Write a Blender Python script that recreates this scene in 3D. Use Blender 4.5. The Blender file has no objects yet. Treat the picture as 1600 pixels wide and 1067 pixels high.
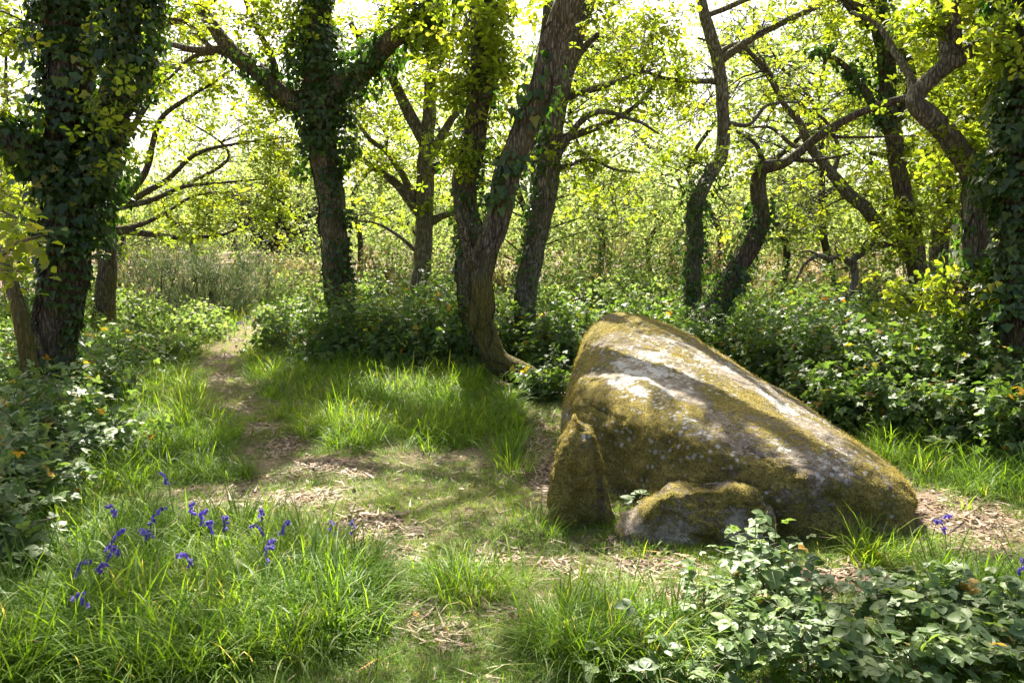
import bpy, math, random
import numpy as np
from mathutils import Vector, Matrix, Quaternion

rng = np.random.default_rng(7)
random.seed(7)
sc = bpy.context.scene
COL = sc.collection

# ------------------------------------------------------------------ camera
CAM_H = 1.6
FPX = 28.0 / 36.0 * 1600.0
PITCH = math.atan(133.5 / FPX)
cam = bpy.data.cameras.new('camera')
cam.lens = 28.0; cam.sensor_width = 36.0; cam.clip_start = 0.05; cam.clip_end = 2000
cam_o = bpy.data.objects.new('camera', cam); COL.objects.link(cam_o)
cam_o.location = (0, 0, CAM_H); cam_o.rotation_euler = (math.pi / 2 - PITCH, 0, 0)
sc.camera = cam_o

# ------------------------------------------------------------------ light
SUN_EL, SUN_AZ = math.radians(50), math.radians(-8)     # azimuth from +Y towards +X
SUN = np.array([math.sin(SUN_AZ) * math.cos(SUN_EL), math.cos(SUN_AZ) * math.cos(SUN_EL), math.sin(SUN_EL)])
w = bpy.data.worlds.new('World'); sc.world = w; w.use_nodes = True
nt = w.node_tree
sky = nt.nodes.new('ShaderNodeTexSky'); sky.sky_type = 'NISHITA'; sky.sun_disc = False
sky.sun_elevation = SUN_EL; sky.sun_rotation = SUN_AZ % (2 * math.pi)
sky.air_density = 0.8; sky.dust_density = 6.0; sky.ozone_density = 0.6
bg = nt.nodes['Background']; bg.inputs[1].default_value = 0.09
nt.links.new(sky.outputs[0], bg.inputs[0])
sl = bpy.data.lights.new('sun', 'SUN'); sl.energy = 5.0; sl.angle = math.radians(0.53); sl.color = (1.0, 0.93, 0.80)
so = bpy.data.objects.new('sun', sl); COL.objects.link(so)
so.rotation_euler = Vector(-SUN).to_track_quat('-Z', 'Y').to_euler()
so.location = (0, 20, 30)

sc.view_settings.view_transform = 'Standard'; sc.view_settings.look = 'None'
sc.view_settings.gamma = 1.0; sc.view_settings.use_curve_mapping = False
sc.view_settings.exposure = 1.95
sc.render.engine = 'CYCLES'
cy = sc.cycles
cy.max_bounces = 7; cy.diffuse_bounces = 4; cy.use_light_tree = False; cy.glossy_bounces = 2; cy.transmission_bounces = 4
cy.transparent_max_bounces = 4; cy.caustics_reflective = False; cy.caustics_refractive = False
cy.sample_clamp_indirect = 4.0; cy.use_denoising = True; cy.use_adaptive_sampling = True; cy.adaptive_threshold = 0.02

# ------------------------------------------------------------------ numeric helpers
def _hash(ix, iy, iz, seed):
    h = (ix * 374761393 + iy * 668265263 + iz * 2147483647 + seed * 1274126177) & 0xffffffff
    h = ((h ^ (h >> 13)) * 1274126177) & 0xffffffff
    h = (h ^ (h >> 16)) & 0xffffffff
    return h / 4294967295.0
def vnoise(p, seed=0):
    p = np.asarray(p, float); i = np.floor(p).astype(np.int64); f = p - i
    f = f * f * f * (f * (f * 6 - 15) + 10)
    out = 0
    for dx in (0, 1):
        for dy in (0, 1):
            for dz in (0, 1):
                wgt = (f[:, 0] if dx else 1 - f[:, 0]) * (f[:, 1] if dy else 1 - f[:, 1]) * (f[:, 2] if dz else 1 - f[:, 2])
                out = out + wgt * _hash(i[:, 0] + dx, i[:, 1] + dy, i[:, 2] + dz, seed)
    return out * 2 - 1
def fbm(p, octs=4, seed=0, gain=0.5):
    p = np.asarray(p, float); a = 1.0; s = 0; t = 0
    for o in range(octs):
        s = s + a * vnoise(p * (2.03 ** o) + 17.3 * o, seed + o); t += a; a *= gain
    return s / t
def unit(v):
    v = np.asarray(v, float); return v / np.maximum(np.linalg.norm(v, axis=-1, keepdims=True), 1e-9)
def smooth(a, b, x):
    t = np.clip((x - a) / (b - a), 0, 1); return t * t * (3 - 2 * t)

def gz(x, y):
    x = np.asarray(x, float); y = np.asarray(y, float)
    base = 0.045 * np.clip(y - 5.5, 0, 20) + 0.02 * np.clip(y - 25.5, 0, 60)
    q = np.stack([np.ravel(x) * .6, np.ravel(y) * .6, np.zeros(x.size)], 1)
    n = (fbm(q, 3, 91) * .07 + vnoise(q * 6, 95) * .012).reshape(x.shape)
    return base + n * smooth(1.0, 2.5, np.abs(y) + np.abs(x)) 
def gz1(x, y): return float(gz(np.array([x]), np.array([y]))[0])

CP, SP = math.cos(PITCH), math.sin(PITCH)
def ray(px, py):
    a = (px - 800) / FPX; b = (533.5 - py) / FPX
    return np.array([a, CP + b * SP, -SP + b * CP])
def P(px, py, Y):
    d = ray(px, py); return np.array([0, 0, CAM_H]) + d * (Y / d[1])
def G(px, py):
    lo, hi = 1.0, 60.0
    for _ in range(50):
        m = (lo + hi) / 2; p = P(px, py, m)
        if p[2] > gz1(p[0], p[1]): lo = m
        else: hi = m
    return P(px, py, (lo + hi) / 2)

# ------------------------------------------------------------------ mesh helpers
class MB:
    """collects triangles and quads, with one number per vertex (the colour variety of a leaf)"""
    def __init__(s): s.v = []; s.t = []; s.q = []; s.r = []; s.n = 0
    def add(s, V, T=None, Q=None, r=None):
        V = np.asarray(V, float).reshape(-1, 3)
        if T is not None and len(T): s.t.append(np.asarray(T, np.int64).reshape(-1, 3) + s.n)
        if Q is not None and len(Q): s.q.append(np.asarray(Q, np.int64).reshape(-1, 4) + s.n)
        s.v.append(V); s.r.append(np.full(len(V), .5) if r is None else np.asarray(r, float).reshape(-1)); s.n += len(V)
        return s
    def scatter(s, tpl, pos, R, scale, r=None):
        """copies of a template (V, T) at pos, turned by R (N,3,3), scaled"""
        TV, TT = tpl; N = len(pos)
        if N == 0: return s
        scale = np.asarray(scale, float)
        if scale.ndim == 1: scale = scale[:, None]
        V = np.einsum('nij,nkj->nki', R, TV[None] * scale[:, None, :]) + np.asarray(pos)[:, None, :]
        T = TT[None] + (np.arange(N) * len(TV))[:, None, None]
        rr = rng.random(N) if r is None else r
        return s.add(V.reshape(-1, 3), T.reshape(-1, 3), None, np.repeat(rr, len(TV)))
    def mesh(s, name, mat, smooth_=False, attrs=None):
        me = bpy.data.meshes.new(name)
        V = np.concatenate(s.v) if s.v else np.zeros((0, 3))
        T = np.concatenate(s.t) if s.t else np.zeros((0, 3), np.int64)
        Q = np.concatenate(s.q) if s.q else np.zeros((0, 4), np.int64)
        me.vertices.add(len(V)); me.vertices.foreach_set('co', V.astype(np.float32).ravel())
        L = np.concatenate([T.ravel(), Q.ravel()]).astype(np.int32)
        me.loops.add(len(L)); me.loops.foreach_set('vertex_index', L)
        st = np.concatenate([np.arange(len(T)) * 3, len(T) * 3 + np.arange(len(Q)) * 4]).astype(np.int32)
        me.polygons.add(len(st)); me.polygons.foreach_set('loop_start', st)
        if smooth_: me.polygons.foreach_set('use_smooth', np.ones(len(st), bool))
        me.update(calc_edges=True)
        a = me.attributes.new('rnd', 'FLOAT', 'POINT'); a.data.foreach_set('value', np.concatenate(s.r).astype(np.float32) if s.r else [])
        for k, val in (attrs or {}).items():
            a = me.attributes.new(k, 'FLOAT', 'POINT'); a.data.foreach_set('value', np.asarray(val, np.float32))
        if mat: me.materials.append(mat)
        return me
    def build(s, name, mat, parent=None, smooth_=False, stuff=False, attrs=None, origin=None):
        if origin is not None and s.v:
            s.v = [v - np.asarray(origin) for v in s.v]
        me = s.mesh(name, mat, smooth_, attrs)
        o = bpy.data.objects.new(name, me); COL.objects.link(o)
        if parent: o.parent = parent
        elif origin is not None: o.location = origin
        if stuff: o['kind'] = 'stuff'
        return o
def link(name, me, parent=None):
    o = bpy.data.objects.new(name, me); COL.objects.link(o)
    if parent: o.parent = parent
    return o
def tag(o, label, cat, group=None, kind=None):
    o['label'] = label; o['category'] = cat
    if group: o['group'] = group
    if kind: o['kind'] = kind
    return o
def thing(name, loc, label, cat, group=None):
    o = bpy.data.objects.new(name, None); COL.objects.link(o); o.location = loc; o.empty_display_size = .2
    return tag(o, label, cat, group)

def frames(tan, nor):
    """rotation matrices: y axis along tan, z axis near nor"""
    y = unit(tan); x = unit(np.cross(y, nor)); z = np.cross(x, y)
    return np.stack([x, y, z], 2)
def rand_dir(n, up=0.0, spread=1.0):
    d = rng.normal(size=(n, 3)) * spread; d[:, 2] += up; return unit(d)
def catmull(pts, step):
    pts = np.asarray(pts, float)
    if len(pts) < 3:
        pts = np.array([pts[0] * (1 - t) + pts[-1] * t for t in (0, .5, 1)])
    P0 = np.vstack([2 * pts[0] - pts[1], pts, 2 * pts[-1] - pts[-2]]); out = []
    for i in range(1, len(P0) - 2):
        a, b, c, d = P0[i - 1], P0[i], P0[i + 1], P0[i + 2]
        n = max(2, int(np.linalg.norm((c - b)[:3]) / step))
        t = (np.arange(n) / n)[:, None]
        out.append(.5 * ((2 * b) + (c - a) * t + (2 * a - 5 * b + 4 * c - d) * t ** 2 + (3 * b - a - 3 * c + d) * t ** 3))
    out.append(pts[-1][None]); return np.concatenate(out)
def tube(mb, C, R, sides=8, rough=0.0, seed=0, r=.5, freq=1.0):
    C = np.asarray(C, float); R = np.asarray(R, float); n = len(C)
    tan = unit(np.gradient(C, axis=0)); ref = np.array([0.31, 0.9, 0.17])
    u = np.zeros_like(C); u[0] = unit(np.cross(tan[0], ref))
    for i in range(1, n):
        q = u[i - 1] - tan[i] * np.dot(u[i - 1], tan[i]); u[i] = q / max(np.linalg.norm(q), 1e-9)
    v = np.cross(tan, u); th = np.arange(sides) / sides * 2 * np.pi
    D = np.cos(th)[None, :, None] * u[:, None] + np.sin(th)[None, :, None] * v[:, None]
    rad = np.repeat(R[:, None], sides, 1)
    if rough > 0:
        L = np.concatenate([[0], np.cumsum(np.linalg.norm(np.diff(C, axis=0), axis=1))])
        k = freq / max(R.mean(), .02)
        q = np.stack([np.cos(th)[None] * 1.6 + 0 * L[:, None], np.sin(th)[None] * 1.6 + 0 * L[:, None], np.repeat(L[:, None] * k * .5, sides, 1)], 2).reshape(-1, 3)
        big = fbm(q * .7, 3, seed)
        q2 = q * np.array([3.2, 3.2, 1.1]); fine = 1 - np.abs(fbm(q2, 3, seed + 5)) * 2
        rad = rad * (1 + rough * (1.1 * big + .35 * fine).reshape(n, sides))
    V = C[:, None] + D * rad[..., None]
    i = np.arange(n - 1)[:, None] * sides; j = np.arange(sides)[None]; j2 = (j + 1) % sides
    Q = np.stack([i + j, i + j2, i + sides + j2, i + sides + j], 2).reshape(-1, 4)
    base = mb.n; mb.add(V.reshape(-1, 3), None, Q, np.full(n * sides, r))
    k = np.arange(sides); e = (n - 1) * sides
    mb.add(C[-1:] + tan[-1:] * R[-1] * .6, None, None, [r])
    mb.t.append(np.stack([base + e + k, base + e + (k + 1) % sides, np.full(sides, mb.n - 1)], 1))
    return mb

# ------------------------------------------------------------------ materials
def new_mat(name):
    m = bpy.data.materials.new(name); m.use_nodes = True; n = m.node_tree; n.nodes.clear()
    out = n.nodes.new('ShaderNodeOutputMaterial'); return m, n, out
def ramp(n, fac, stops, interp='LINEAR'):
    c = n.nodes.new('ShaderNodeValToRGB'); c.color_ramp.interpolation = interp
    e = c.color_ramp.elements
    while len(e) < len(stops): e.new(.5)
    for i, (p, col) in enumerate(stops): e[i].position = p; e[i].color = (*col, 1) if len(col) == 3 else col
    n.links.new(fac, c.inputs[0]); return c.outputs[0]
def attr(n, name):
    a = n.nodes.new('ShaderNodeAttribute'); a.attribute_name = name; return a.outputs['Fac']
def noise(n, scale, detail=4, rough=.55, coord='Object', vec=None):
    t = n.nodes.new('ShaderNodeTexNoise'); t.inputs['Scale'].default_value = scale
    t.inputs['Detail'].default_value = detail; t.inputs['Roughness'].default_value = rough
    if vec is None:
        c = n.nodes.new('ShaderNodeTexCoord'); vec = c.outputs[coord]
    n.links.new(vec, t.inputs['Vector']); return t.outputs['Fac']
def math_(n, op, a, b=None, c=None):
    m = n.nodes.new('ShaderNodeMath'); m.operation = op
    for i, v in enumerate((a, b, c)):
        if v is None: continue
        if isinstance(v, (int, float)): m.inputs[i].default_value = v
        else: n.links.new(v, m.inputs[i])
    return m.outputs[0]
def mixc(n, fac, a, b):
    m = n.nodes.new('ShaderNodeMix'); m.data_type = 'RGBA'
    for sock, v in ((m.inputs['Factor'], fac), (m.inputs[6], a), (m.inputs[7], b)):
        if isinstance(v, (int, float)): sock.default_value = v
        elif isinstance(v, tuple): sock.default_value = (*v, 1)
        else: n.links.new(v, sock)
    return m.outputs[2]
def sstep(n, x, a, b):
    m = n.nodes.new('ShaderNodeMapRange'); m.interpolation_type = 'SMOOTHSTEP'
    n.links.new(x, m.inputs[0]); m.inputs[1].default_value = a; m.inputs[2].default_value = b
    return m.outputs[0]
def bump(n, h, strength, dist):
    b = n.nodes.new('ShaderNodeBump'); b.inputs['Strength'].default_value = strength; b.inputs['Distance'].default_value = dist
    n.links.new(h, b.inputs['Height']); return b.outputs[0]

def leaf_mat(name, stops, trans, tf=.45, rough=.45, spec=.5, interp='LINEAR'):
    """stops: reflected colour over the leaf's number; trans: multiplies it for the light shining through"""
    m, n, out = new_mat(name)
    col = ramp(n, attr(n, 'rnd'), stops, interp)
    nz = noise(n, 35, 2)
    v = n.nodes.new('ShaderNodeHueSaturation'); n.links.new(col, v.inputs['Color'])
    n.links.new(math_(n, 'MULTIPLY_ADD', nz, .6, .7), v.inputs['Value'])
    p = n.nodes.new('ShaderNodeBsdfPrincipled'); p.inputs['Roughness'].default_value = rough
    p.inputs['Specular IOR Level'].default_value = spec
    n.links.new(v.outputs[0], p.inputs['Base Color'])
    t = n.nodes.new('ShaderNodeBsdfTranslucent')
    mul = n.nodes.new('ShaderNodeMix'); mul.data_type = 'RGBA'; mul.blend_type = 'MULTIPLY'; mul.inputs['Factor'].default_value = 1
    mul.clamp_result = True
    n.links.new(v.outputs[0], mul.inputs[6]); mul.inputs[7].default_value = (*trans, 1)
    n.links.new(mul.outputs[2], t.inputs['Color'])
    x = n.nodes.new('ShaderNodeMixShader'); x.inputs[0].default_value = tf
    n.links.new(p.outputs[0], x.inputs[1]); n.links.new(t.outputs[0], x.inputs[2]); n.links.new(x.outputs[0], out.inputs[0])
    return m
def bark_mat(name, dark, light, lichen=.0, moss=.0):
    m, n, out = new_mat(name)
    tc = n.nodes.new('ShaderNodeTexCoord'); mp = n.nodes.new('ShaderNodeMapping'); mp.inputs['Scale'].default_value = (1, 1, .22)
    n.links.new(tc.outputs['Object'], mp.inputs[0])
    fine = noise(n, 38, 5, .65, vec=mp.outputs[0]); big = noise(n, 3.0, 4, vec=tc.outputs['Object'])
    vo = n.nodes.new('ShaderNodeTexVoronoi'); vo.feature = 'DISTANCE_TO_EDGE'; vo.inputs['Scale'].default_value = 30
    n.links.new(mp.outputs[0], vo.inputs['Vector'])
    crack = sstep(n, vo.outputs['Distance'], 0, .22)
    h = math_(n, 'ADD', math_(n, 'MULTIPLY', crack, .6), fine)
    col = mixc(n, sstep(n, fine, .32, .68), dark, light)
    col = mixc(n, math_(n, 'MULTIPLY', math_(n, 'SUBTRACT', 1, crack), .7), col, tuple(c * .4 for c in dark))
    col = mixc(n, math_(n, 'MULTIPLY', sstep(n, big, .42, .62), .5), col, mixc(n, fine, (.06, .058, .02), (.17, .16, .065)))
    if lichen:
        l = noise(n, 9, 6, .7); col = mixc(n, math_(n, 'MULTIPLY', sstep(n, l, .56, .66), lichen), col, (.30, .32, .25))
    if moss:
        l = math_(n, 'ADD', math_(n, 'MULTIPLY', attr(n, 'moss'), .55), math_(n, 'MULTIPLY', big, .6))
        col = mixc(n, math_(n, 'MULTIPLY', sstep(n, l, .48, .68), moss), col, mixc(n, fine, (.07, .06, .012), (.20, .17, .035)))
    p = n.nodes.new('ShaderNodeBsdfPrincipled'); p.inputs['Roughness'].default_value = .9; p.inputs['Specular IOR Level'].default_value = .2
    n.links.new(col, p.inputs['Base Color']); n.links.new(bump(n, h, 1.0, .035), p.inputs['Normal'])
    n.links.new(p.outputs[0], out.inputs[0]); return m
def stone_mat():
    m, n, out = new_mat('mossy_granite')
    f1 = noise(n, 11, 10, .72); f2 = noise(n, 90, 4, .65); f3 = noise(n, 4.5, 6, .6); f4 = noise(n, 260, 2, .6)
    grain = noise(n, 200, 3, .7)
    rock = mixc(n, sstep(n, f1, .35, .65), (.20, .165, .12), (.38, .33, .255))
    rock = mixc(n, sstep(n, grain, .58, .66), rock, (.09, .08, .075))
    ms = attr(n, 'moss'); li = attr(n, 'lichen')
    lm = math_(n, 'MULTIPLY_ADD', math_(n, 'SUBTRACT', f1, .5), 1.3, li)
    lm = math_(n, 'MULTIPLY_ADD', math_(n, 'SUBTRACT', f2, .5), .5, lm)
    f5 = noise(n, 32, 5, .65)
    vo = n.nodes.new('ShaderNodeTexVoronoi'); vo.inputs['Scale'].default_value = 21; tcv = n.nodes.new('ShaderNodeTexCoord'); n.links.new(tcv.outputs['Object'], vo.inputs['Vector'])
    dots = math_(n, 'MULTIPLY', sstep(n, math_(n, 'ADD', vo.outputs['Distance'], math_(n, 'MULTIPLY', math_(n, 'SUBTRACT', f2, .5), .5)), .34, .28), sstep(n, math_(n, 'ADD', li, math_(n, 'MULTIPLY', math_(n, 'SUBTRACT', f3, .5), 1.4)), .20, .45))
    lmask = math_(n, 'MAXIMUM', sstep(n, lm, .53, .57), dots)
    col = mixc(n, lmask, rock, mixc(n, f2, (.38, .365, .33), (.62, .60, .55)))
    mm = math_(n, 'MULTIPLY_ADD', math_(n, 'SUBTRACT', f1, .5), 1.5, ms)
    mm = math_(n, 'MULTIPLY_ADD', math_(n, 'SUBTRACT', f2, .5), .9, mm)
    mm = math_(n, 'MULTIPLY_ADD', math_(n, 'SUBTRACT', f5, .5), 1.6, mm)
    mmask = math_(n, 'MULTIPLY', math_(n, 'MULTIPLY', sstep(n, mm, .34, .62), .96), math_(n, 'SUBTRACT', 1, math_(n, 'MULTIPLY', dots, .85)))
    mossc = mixc(n, sstep(n, f2, .3, .7), (.17, .135, .030), (.50, .405, .115))
    peat = sstep(n, noise(n, 7, 7, .7), .50, .62)
    mossc = mixc(n, sstep(n, f3, .45, .65), mossc, mixc(n, f2, (.11, .098, .02), (.35, .305, .075)))
    mossc = mixc(n, math_(n, 'MULTIPLY', sstep(n, f5, .54, .40), .42), mossc, (.075, .062, .02))
    mossc = mixc(n, math_(n, 'MULTIPLY', peat, .42), mossc, mixc(n, f2, (.055, .044, .018), (.17, .14, .06)))
    col = mixc(n, mmask, col, mossc)
    p = n.nodes.new('ShaderNodeBsdfPrincipled'); p.inputs['Roughness'].default_value = .95; p.inputs['Specular IOR Level'].default_value = .15
    n.links.new(col, p.inputs['Base Color'])
    h = math_(n, 'ADD', math_(n, 'MULTIPLY', f2, math_(n, 'MULTIPLY_ADD', mmask, 1.2, .4)), math_(n, 'MULTIPLY', mmask, .5))
    h = math_(n, 'MULTIPLY_ADD', f4, .25, h)
    h = math_(n, 'MULTIPLY_ADD', f1, 1.2, h); h = math_(n, 'MULTIPLY_ADD', f5, 1.1, h); n.links.new(bump(n, h, 1.0, .022), p.inputs['Normal'])
    n.links.new(p.outputs[0], out.inputs[0]); return m
def ground_mat():
    m, n, out = new_mat('forest_soil')
    a = noise(n, 1.7, 5); b = noise(n, 22, 6, .7); c = noise(n, 120, 3, .7)
    col = mixc(n, sstep(n, b, .35, .65), (.11, .075, .05), (.30, .215, .155))
    col = mixc(n, sstep(n, c, .5, .72), col, (.42, .32, .24))
    d2 = noise(n, 320, 2, .7); col = mixc(n, math_(n, 'MULTIPLY', sstep(n, d2, .5, .7), .6), col, (.06, .04, .028))
    col = mixc(n, math_(n, 'MULTIPLY', sstep(n, a, .46, .6), .3), col, mixc(n, c, (.05, .055, .018), (.13, .13, .05)))
    p = n.nodes.new('ShaderNodeBsdfPrincipled'); p.inputs['Roughness'].default_value = .95; p.inputs['Specular IOR Level'].default_value = .1
    n.links.new(col, p.inputs['Base Color']); n.links.new(bump(n, math_(n, 'ADD', b, math_(n, 'MULTIPLY', c, .5)), 1, .03), p.inputs['Normal'])
    n.links.new(p.outputs[0], out.inputs[0]); return m

M = {}
M['oak'] = leaf_mat('oak_leaf', [(0, (.08, .125, .016)), (.5, (.13, .18, .02)), (.85, (.17, .20, .028)), (1, (.21, .20, .05))], (2.85, 2.7, 1.0), .58, .5, .3)
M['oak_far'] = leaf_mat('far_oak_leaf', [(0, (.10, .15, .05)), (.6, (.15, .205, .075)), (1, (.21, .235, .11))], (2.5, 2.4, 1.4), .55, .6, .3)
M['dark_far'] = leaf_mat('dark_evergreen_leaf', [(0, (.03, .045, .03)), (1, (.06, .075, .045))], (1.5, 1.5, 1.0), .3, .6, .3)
M['ivy'] = leaf_mat('ivy_leaf', [(0, (.020, .045, .011)), (.6, (.045, .088, .018)), (.9, (.085, .145, .022)), (1, (.22, .19, .03))], (2.5, 3.0, .9), .32, .38, .45)
M['bramble'] = leaf_mat('bramble_leaf', [(0, (.045, .085, .024)), (.6, (.095, .155, .042)), (.93, (.13, .185, .045)), (.965, (.15, .20, .04)), (.985, (.32, .21, .02)), (1, (.26, .08, .02))], (2.3, 2.4, .98), .40, .50, .45)
M['bramble_lit_tint'] = leaf_mat('lit_tint_bramble_leaf', [(0, (.07, .125, .036)), (.6, (.125, .195, .058)), (.9, (.165, .23, .07)), (.955, (.15, .21, .05)), (.98, (.38, .26, .03)), (1, (.30, .10, .03))], (1.9, 2.0, .9), .36, .5, .5)  # paler copy of the bramble leaf: sunlit brightness put into its colour
M['grass'] = leaf_mat('grass_blade', [(0, (.055, .115, .012)), (.5, (.115, .205, .016)), (.86, (.20, .26, .03)), (.95, (.24, .22, .09)), (1, (.42, .34, .18))], (2.3, 2.2, .9), .46, .5, .22)
M['shrub'] = leaf_mat('shrub_leaf', [(0, (.07, .11, .03)), (.6, (.125, .175, .05)), (1, (.20, .21, .09))], (2.0, 2.15, 1.3), .5, .55, .3)
M['gorse'] = leaf_mat('gorse_spine', [(0, (.05, .075, .035)), (.6, (.09, .12, .06)), (.9, (.15, .15, .08)), (1, (.24, .19, .12))], (1.5, 1.6, 1.1), .3, .6, .3)
M['dry'] = leaf_mat('dry_shrub_leaf', [(0, (.12, .13, .05)), (.35, (.22, .19, .10)), (.65, (.30, .25, .15)), (.8, (.17, .20, .05)), (1, (.13, .17, .03))], (1.4, 1.3, 1.0), .4, .7, .2)
M['litter'] = leaf_mat('dead_leaf', [(0, (.08, .055, .032)), (.4, (.20, .14, .09)), (.8, (.37, .28, .195)), (.95, (.50, .41, .31)), (1, (.45, .24, .04))], (1.1, 1, .9), .2, .6, .3)
M['mossfuzz'] = leaf_mat('moss_shoot', [(0, (.12, .10, .022)), (.5, (.28, .232, .058)), (1, (.44, .365, .11))], (1.5, 1.4, .8), .35, .8, .1)
M['bell'] = leaf_mat('bluebell_petal', [(0, (.10, .07, .36)), (1, (.22, .15, .58))], (1.3, 1.2, 1.3), .4, .5, .3)
M['stem'] = leaf_mat('green_stem', [(0, (.06, .09, .03)), (1, (.10, .12, .04))], (1, 1, 1), .1, .5, .4)
M['cane'] = leaf_mat('bramble_cane', [(0, (.10, .05, .035)), (.6, (.09, .08, .03)), (1, (.22, .17, .12))], (1, 1, 1), .05, .6, .3)
M['bark'] = bark_mat('oak_bark', (.095, .078, .056), (.31, .265, .205), .65, .85)
M['bark_grey'] = bark_mat('grey_lichened_bark', (.12, .105, .082), (.34, .31, .25), .9, .6)
M['bark_dark'] = bark_mat('dark_bark', (.06, .048, .034), (.19, .155, .115), .35, .5)
M['twig'] = bark_mat('twig_bark', (.055, .045, .035), (.15, .13, .105), .3, 0)
M['deadwood'] = bark_mat('bleached_deadwood', (.16, .12, .09), (.38, .31, .25), 0, 0)
M['stone'] = stone_mat(); M['ground'] = ground_mat()

# ------------------------------------------------------------------ leaf templates (length 1 along +y)
def fan(outline, mid, zmid, zedge=None):
    o = np.array([(x, y, 0 if zedge is None else zedge(x, y)) for x, y in outline], float)
    V = np.vstack([o, [[0, mid, zmid]]]); n = len(o)
    T = np.array([(i, (i + 1) % n, n) for i in range(n)]); return V, T
def droop(V, k): V = V.copy(); V[:, 2] -= k * V[:, 1] ** 2; return V
_half = [(.03, .0), (.03, .14), (.15, .24), (.10, .34), (.24, .46), (.16, .56), (.30, .70), (.21, .80), (.16, .93), (0, 1.0)]
def strip_leaf(half, fold=.35, curl=.25):
    """two sides hinged on the midrib"""
    V = []; T = []
    for x, y in half: V += [(-x, y, abs(x) * fold), (0, y, 0), (x, y, abs(x) * fold)]
    for i in range(len(half) - 1):
        a = i * 3; b = a + 3
        T += [(a, a + 1, b + 1), (a, b + 1, b), (a + 1, a + 2, b + 2), (a + 1, b + 2, b + 1)]
    return droop(np.array(V, float), curl), np.array(T)
OAK_HERO = strip_leaf(_half)
OAK8 = (lambda r: (droop(r[0], .2), r[1]))(fan([(0, 0), (.15, .32), (.11, .48), (.29, .72), (.10, .96), (-.12, .97), (-.28, .70), (-.10, .46), (-.16, .30)], .55, -.05))
OAK4 = (np.array([(0, 0, 0), (.24, .6, .05), (0, 1, -.1), (-.24, .62, .05), (0, .55, -.02)], float), np.array([(0, 1, 4), (1, 2, 4), (2, 3, 4), (3, 0, 4)]))
DIA = (np.array([(0, 0, 0), (.33, .5, .06), (0, 1, -.05), (-.33, .5, .06)], float), np.array([(0, 1, 2), (0, 2, 3)]))
SPINE = (np.array([(-.05, 0, 0), (.05, 0, 0), (0, 1, 0)], float), np.array([(0, 1, 2)]))
IVY = fan([(0, 0), (.30, -.12), (.52, .14), (.30, .38), (.22, .62), (0, 1), (-.22, .62), (-.30, .38), (-.52, .14), (-.30, -.12)], .28, -.06)
IVY = (droop(IVY[0], .12), IVY[1])
IVY4 = (np.array([(0, -.02, 0), (.45, .15, .03), (0, 1, -.1), (-.45, .15, .03), (0, .3, -.04)], float), OAK4[1])
_leaflet = [(.02, 0), (.24, .12), (.37, .34), (.35, .58), (.20, .84), (0, 1)]
LEAFLET = strip_leaf(_leaflet, .28, .18)
def compound(leaflet, sizes):
    V = []; T = []; n = 0
    for ang, s, off in sizes:
        v, t = leaflet; v = v * s; c, si = math.cos(ang), math.sin(ang)
        q = np.stack([v[:, 0] * c - v[:, 1] * si, v[:, 0] * si + v[:, 1] * c + off, v[:, 2] + .02], 1)
        V.append(q); T.append(t + n); n += len(q)
    V.append(np.array([(-.012, -.45, -.05), (.012, -.45, -.05), (0, off, 0)])); T.append(np.array([(n, n + 1, n + 2)]))
    return np.vstack(V), np.vstack(T)
TRI_HERO = compound(LEAFLET, [(0, .85, .12), (1.15, .68, .08), (-1.15, .68, .08)])
L6 = (np.array([(0, 0, 0), (.28, .45, .07), (0, 1, -.12), (-.28, .45, .07), (0, .5, 0)], float), OAK4[1])
TRI4 = compound(L6, [(0, .85, .1), (1.15, .68, .05), (-1.15, .68, .05)])
TRI2 = compound(DIA, [(0, .85, .1), (1.15, .68, .05), (-1.15, .68, .05)])
def blade_tpl(seg=3, bend=.6, wid=.02):
    V = []; T = []
    for i in range(seg):
        t = i / seg; a = bend * t ** 1.6
        yy = math.sin(a * 1.2) / 1.2 * t if a else 0
        V += [(-wid * (1 - .6 * t), bend * t ** 2 * .55, t * (1 - .22 * bend * t)), (wid * (1 - .6 * t), bend * t ** 2 * .55, t * (1 - .22 * bend * t))]
    V.append((0, bend * .55, 1 - .3 * bend)); n = 2 * seg
    for i in range(seg - 1):
        a = 2 * i; T += [(a, a + 1, a + 3), (a, a + 3, a + 2)]
    T.append((n - 2, n - 1, n)); return np.array(V, float), np.array(T)
BLADES = [blade_tpl(3, b, .011) for b in (.35, .7, 1.05, 1.5)]
def rosette(leaf, n, seed):
    r = np.random.default_rng(seed); V = []; T = []; k = 0
    for i in range(n):
        az = i / n * 2 * np.pi + r.normal() * .35; el = r.uniform(-.25, .55)
        t = np.array([[math.cos(az) * math.cos(el), math.sin(az) * math.cos(el), math.sin(el)]])
        R = frames(t, np.array([[0, 0, 1.]]) + r.normal(size=(1, 3)) * .35)[0]
        s = r.uniform(.7, 1.15); v = (leaf[0] * s + np.array([0, .15, 0])) @ R.T
        V.append(v); T.append(leaf[1] + k); k += len(v)
    return np.vstack(V), np.vstack(T)
ROS8 = [rosette(OAK8, 6, s) for s in range(4)]
ROS4 = [rosette(OAK4, 6, s + 10) for s in range(4)]
ROSF = [rosette(DIA, 6, s + 20) for s in range(4)]

def scatter_multi(mb, tpls, pos, R, scale, r=None):
    pick = rng.integers(0, len(tpls), len(pos))
    r = rng.random(len(pos)) if r is None else r
    for k, t in enumerate(tpls):
        m = pick == k
        mb.scatter(t, pos[m], R[m], np.asarray(scale)[m], r[m])

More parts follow.
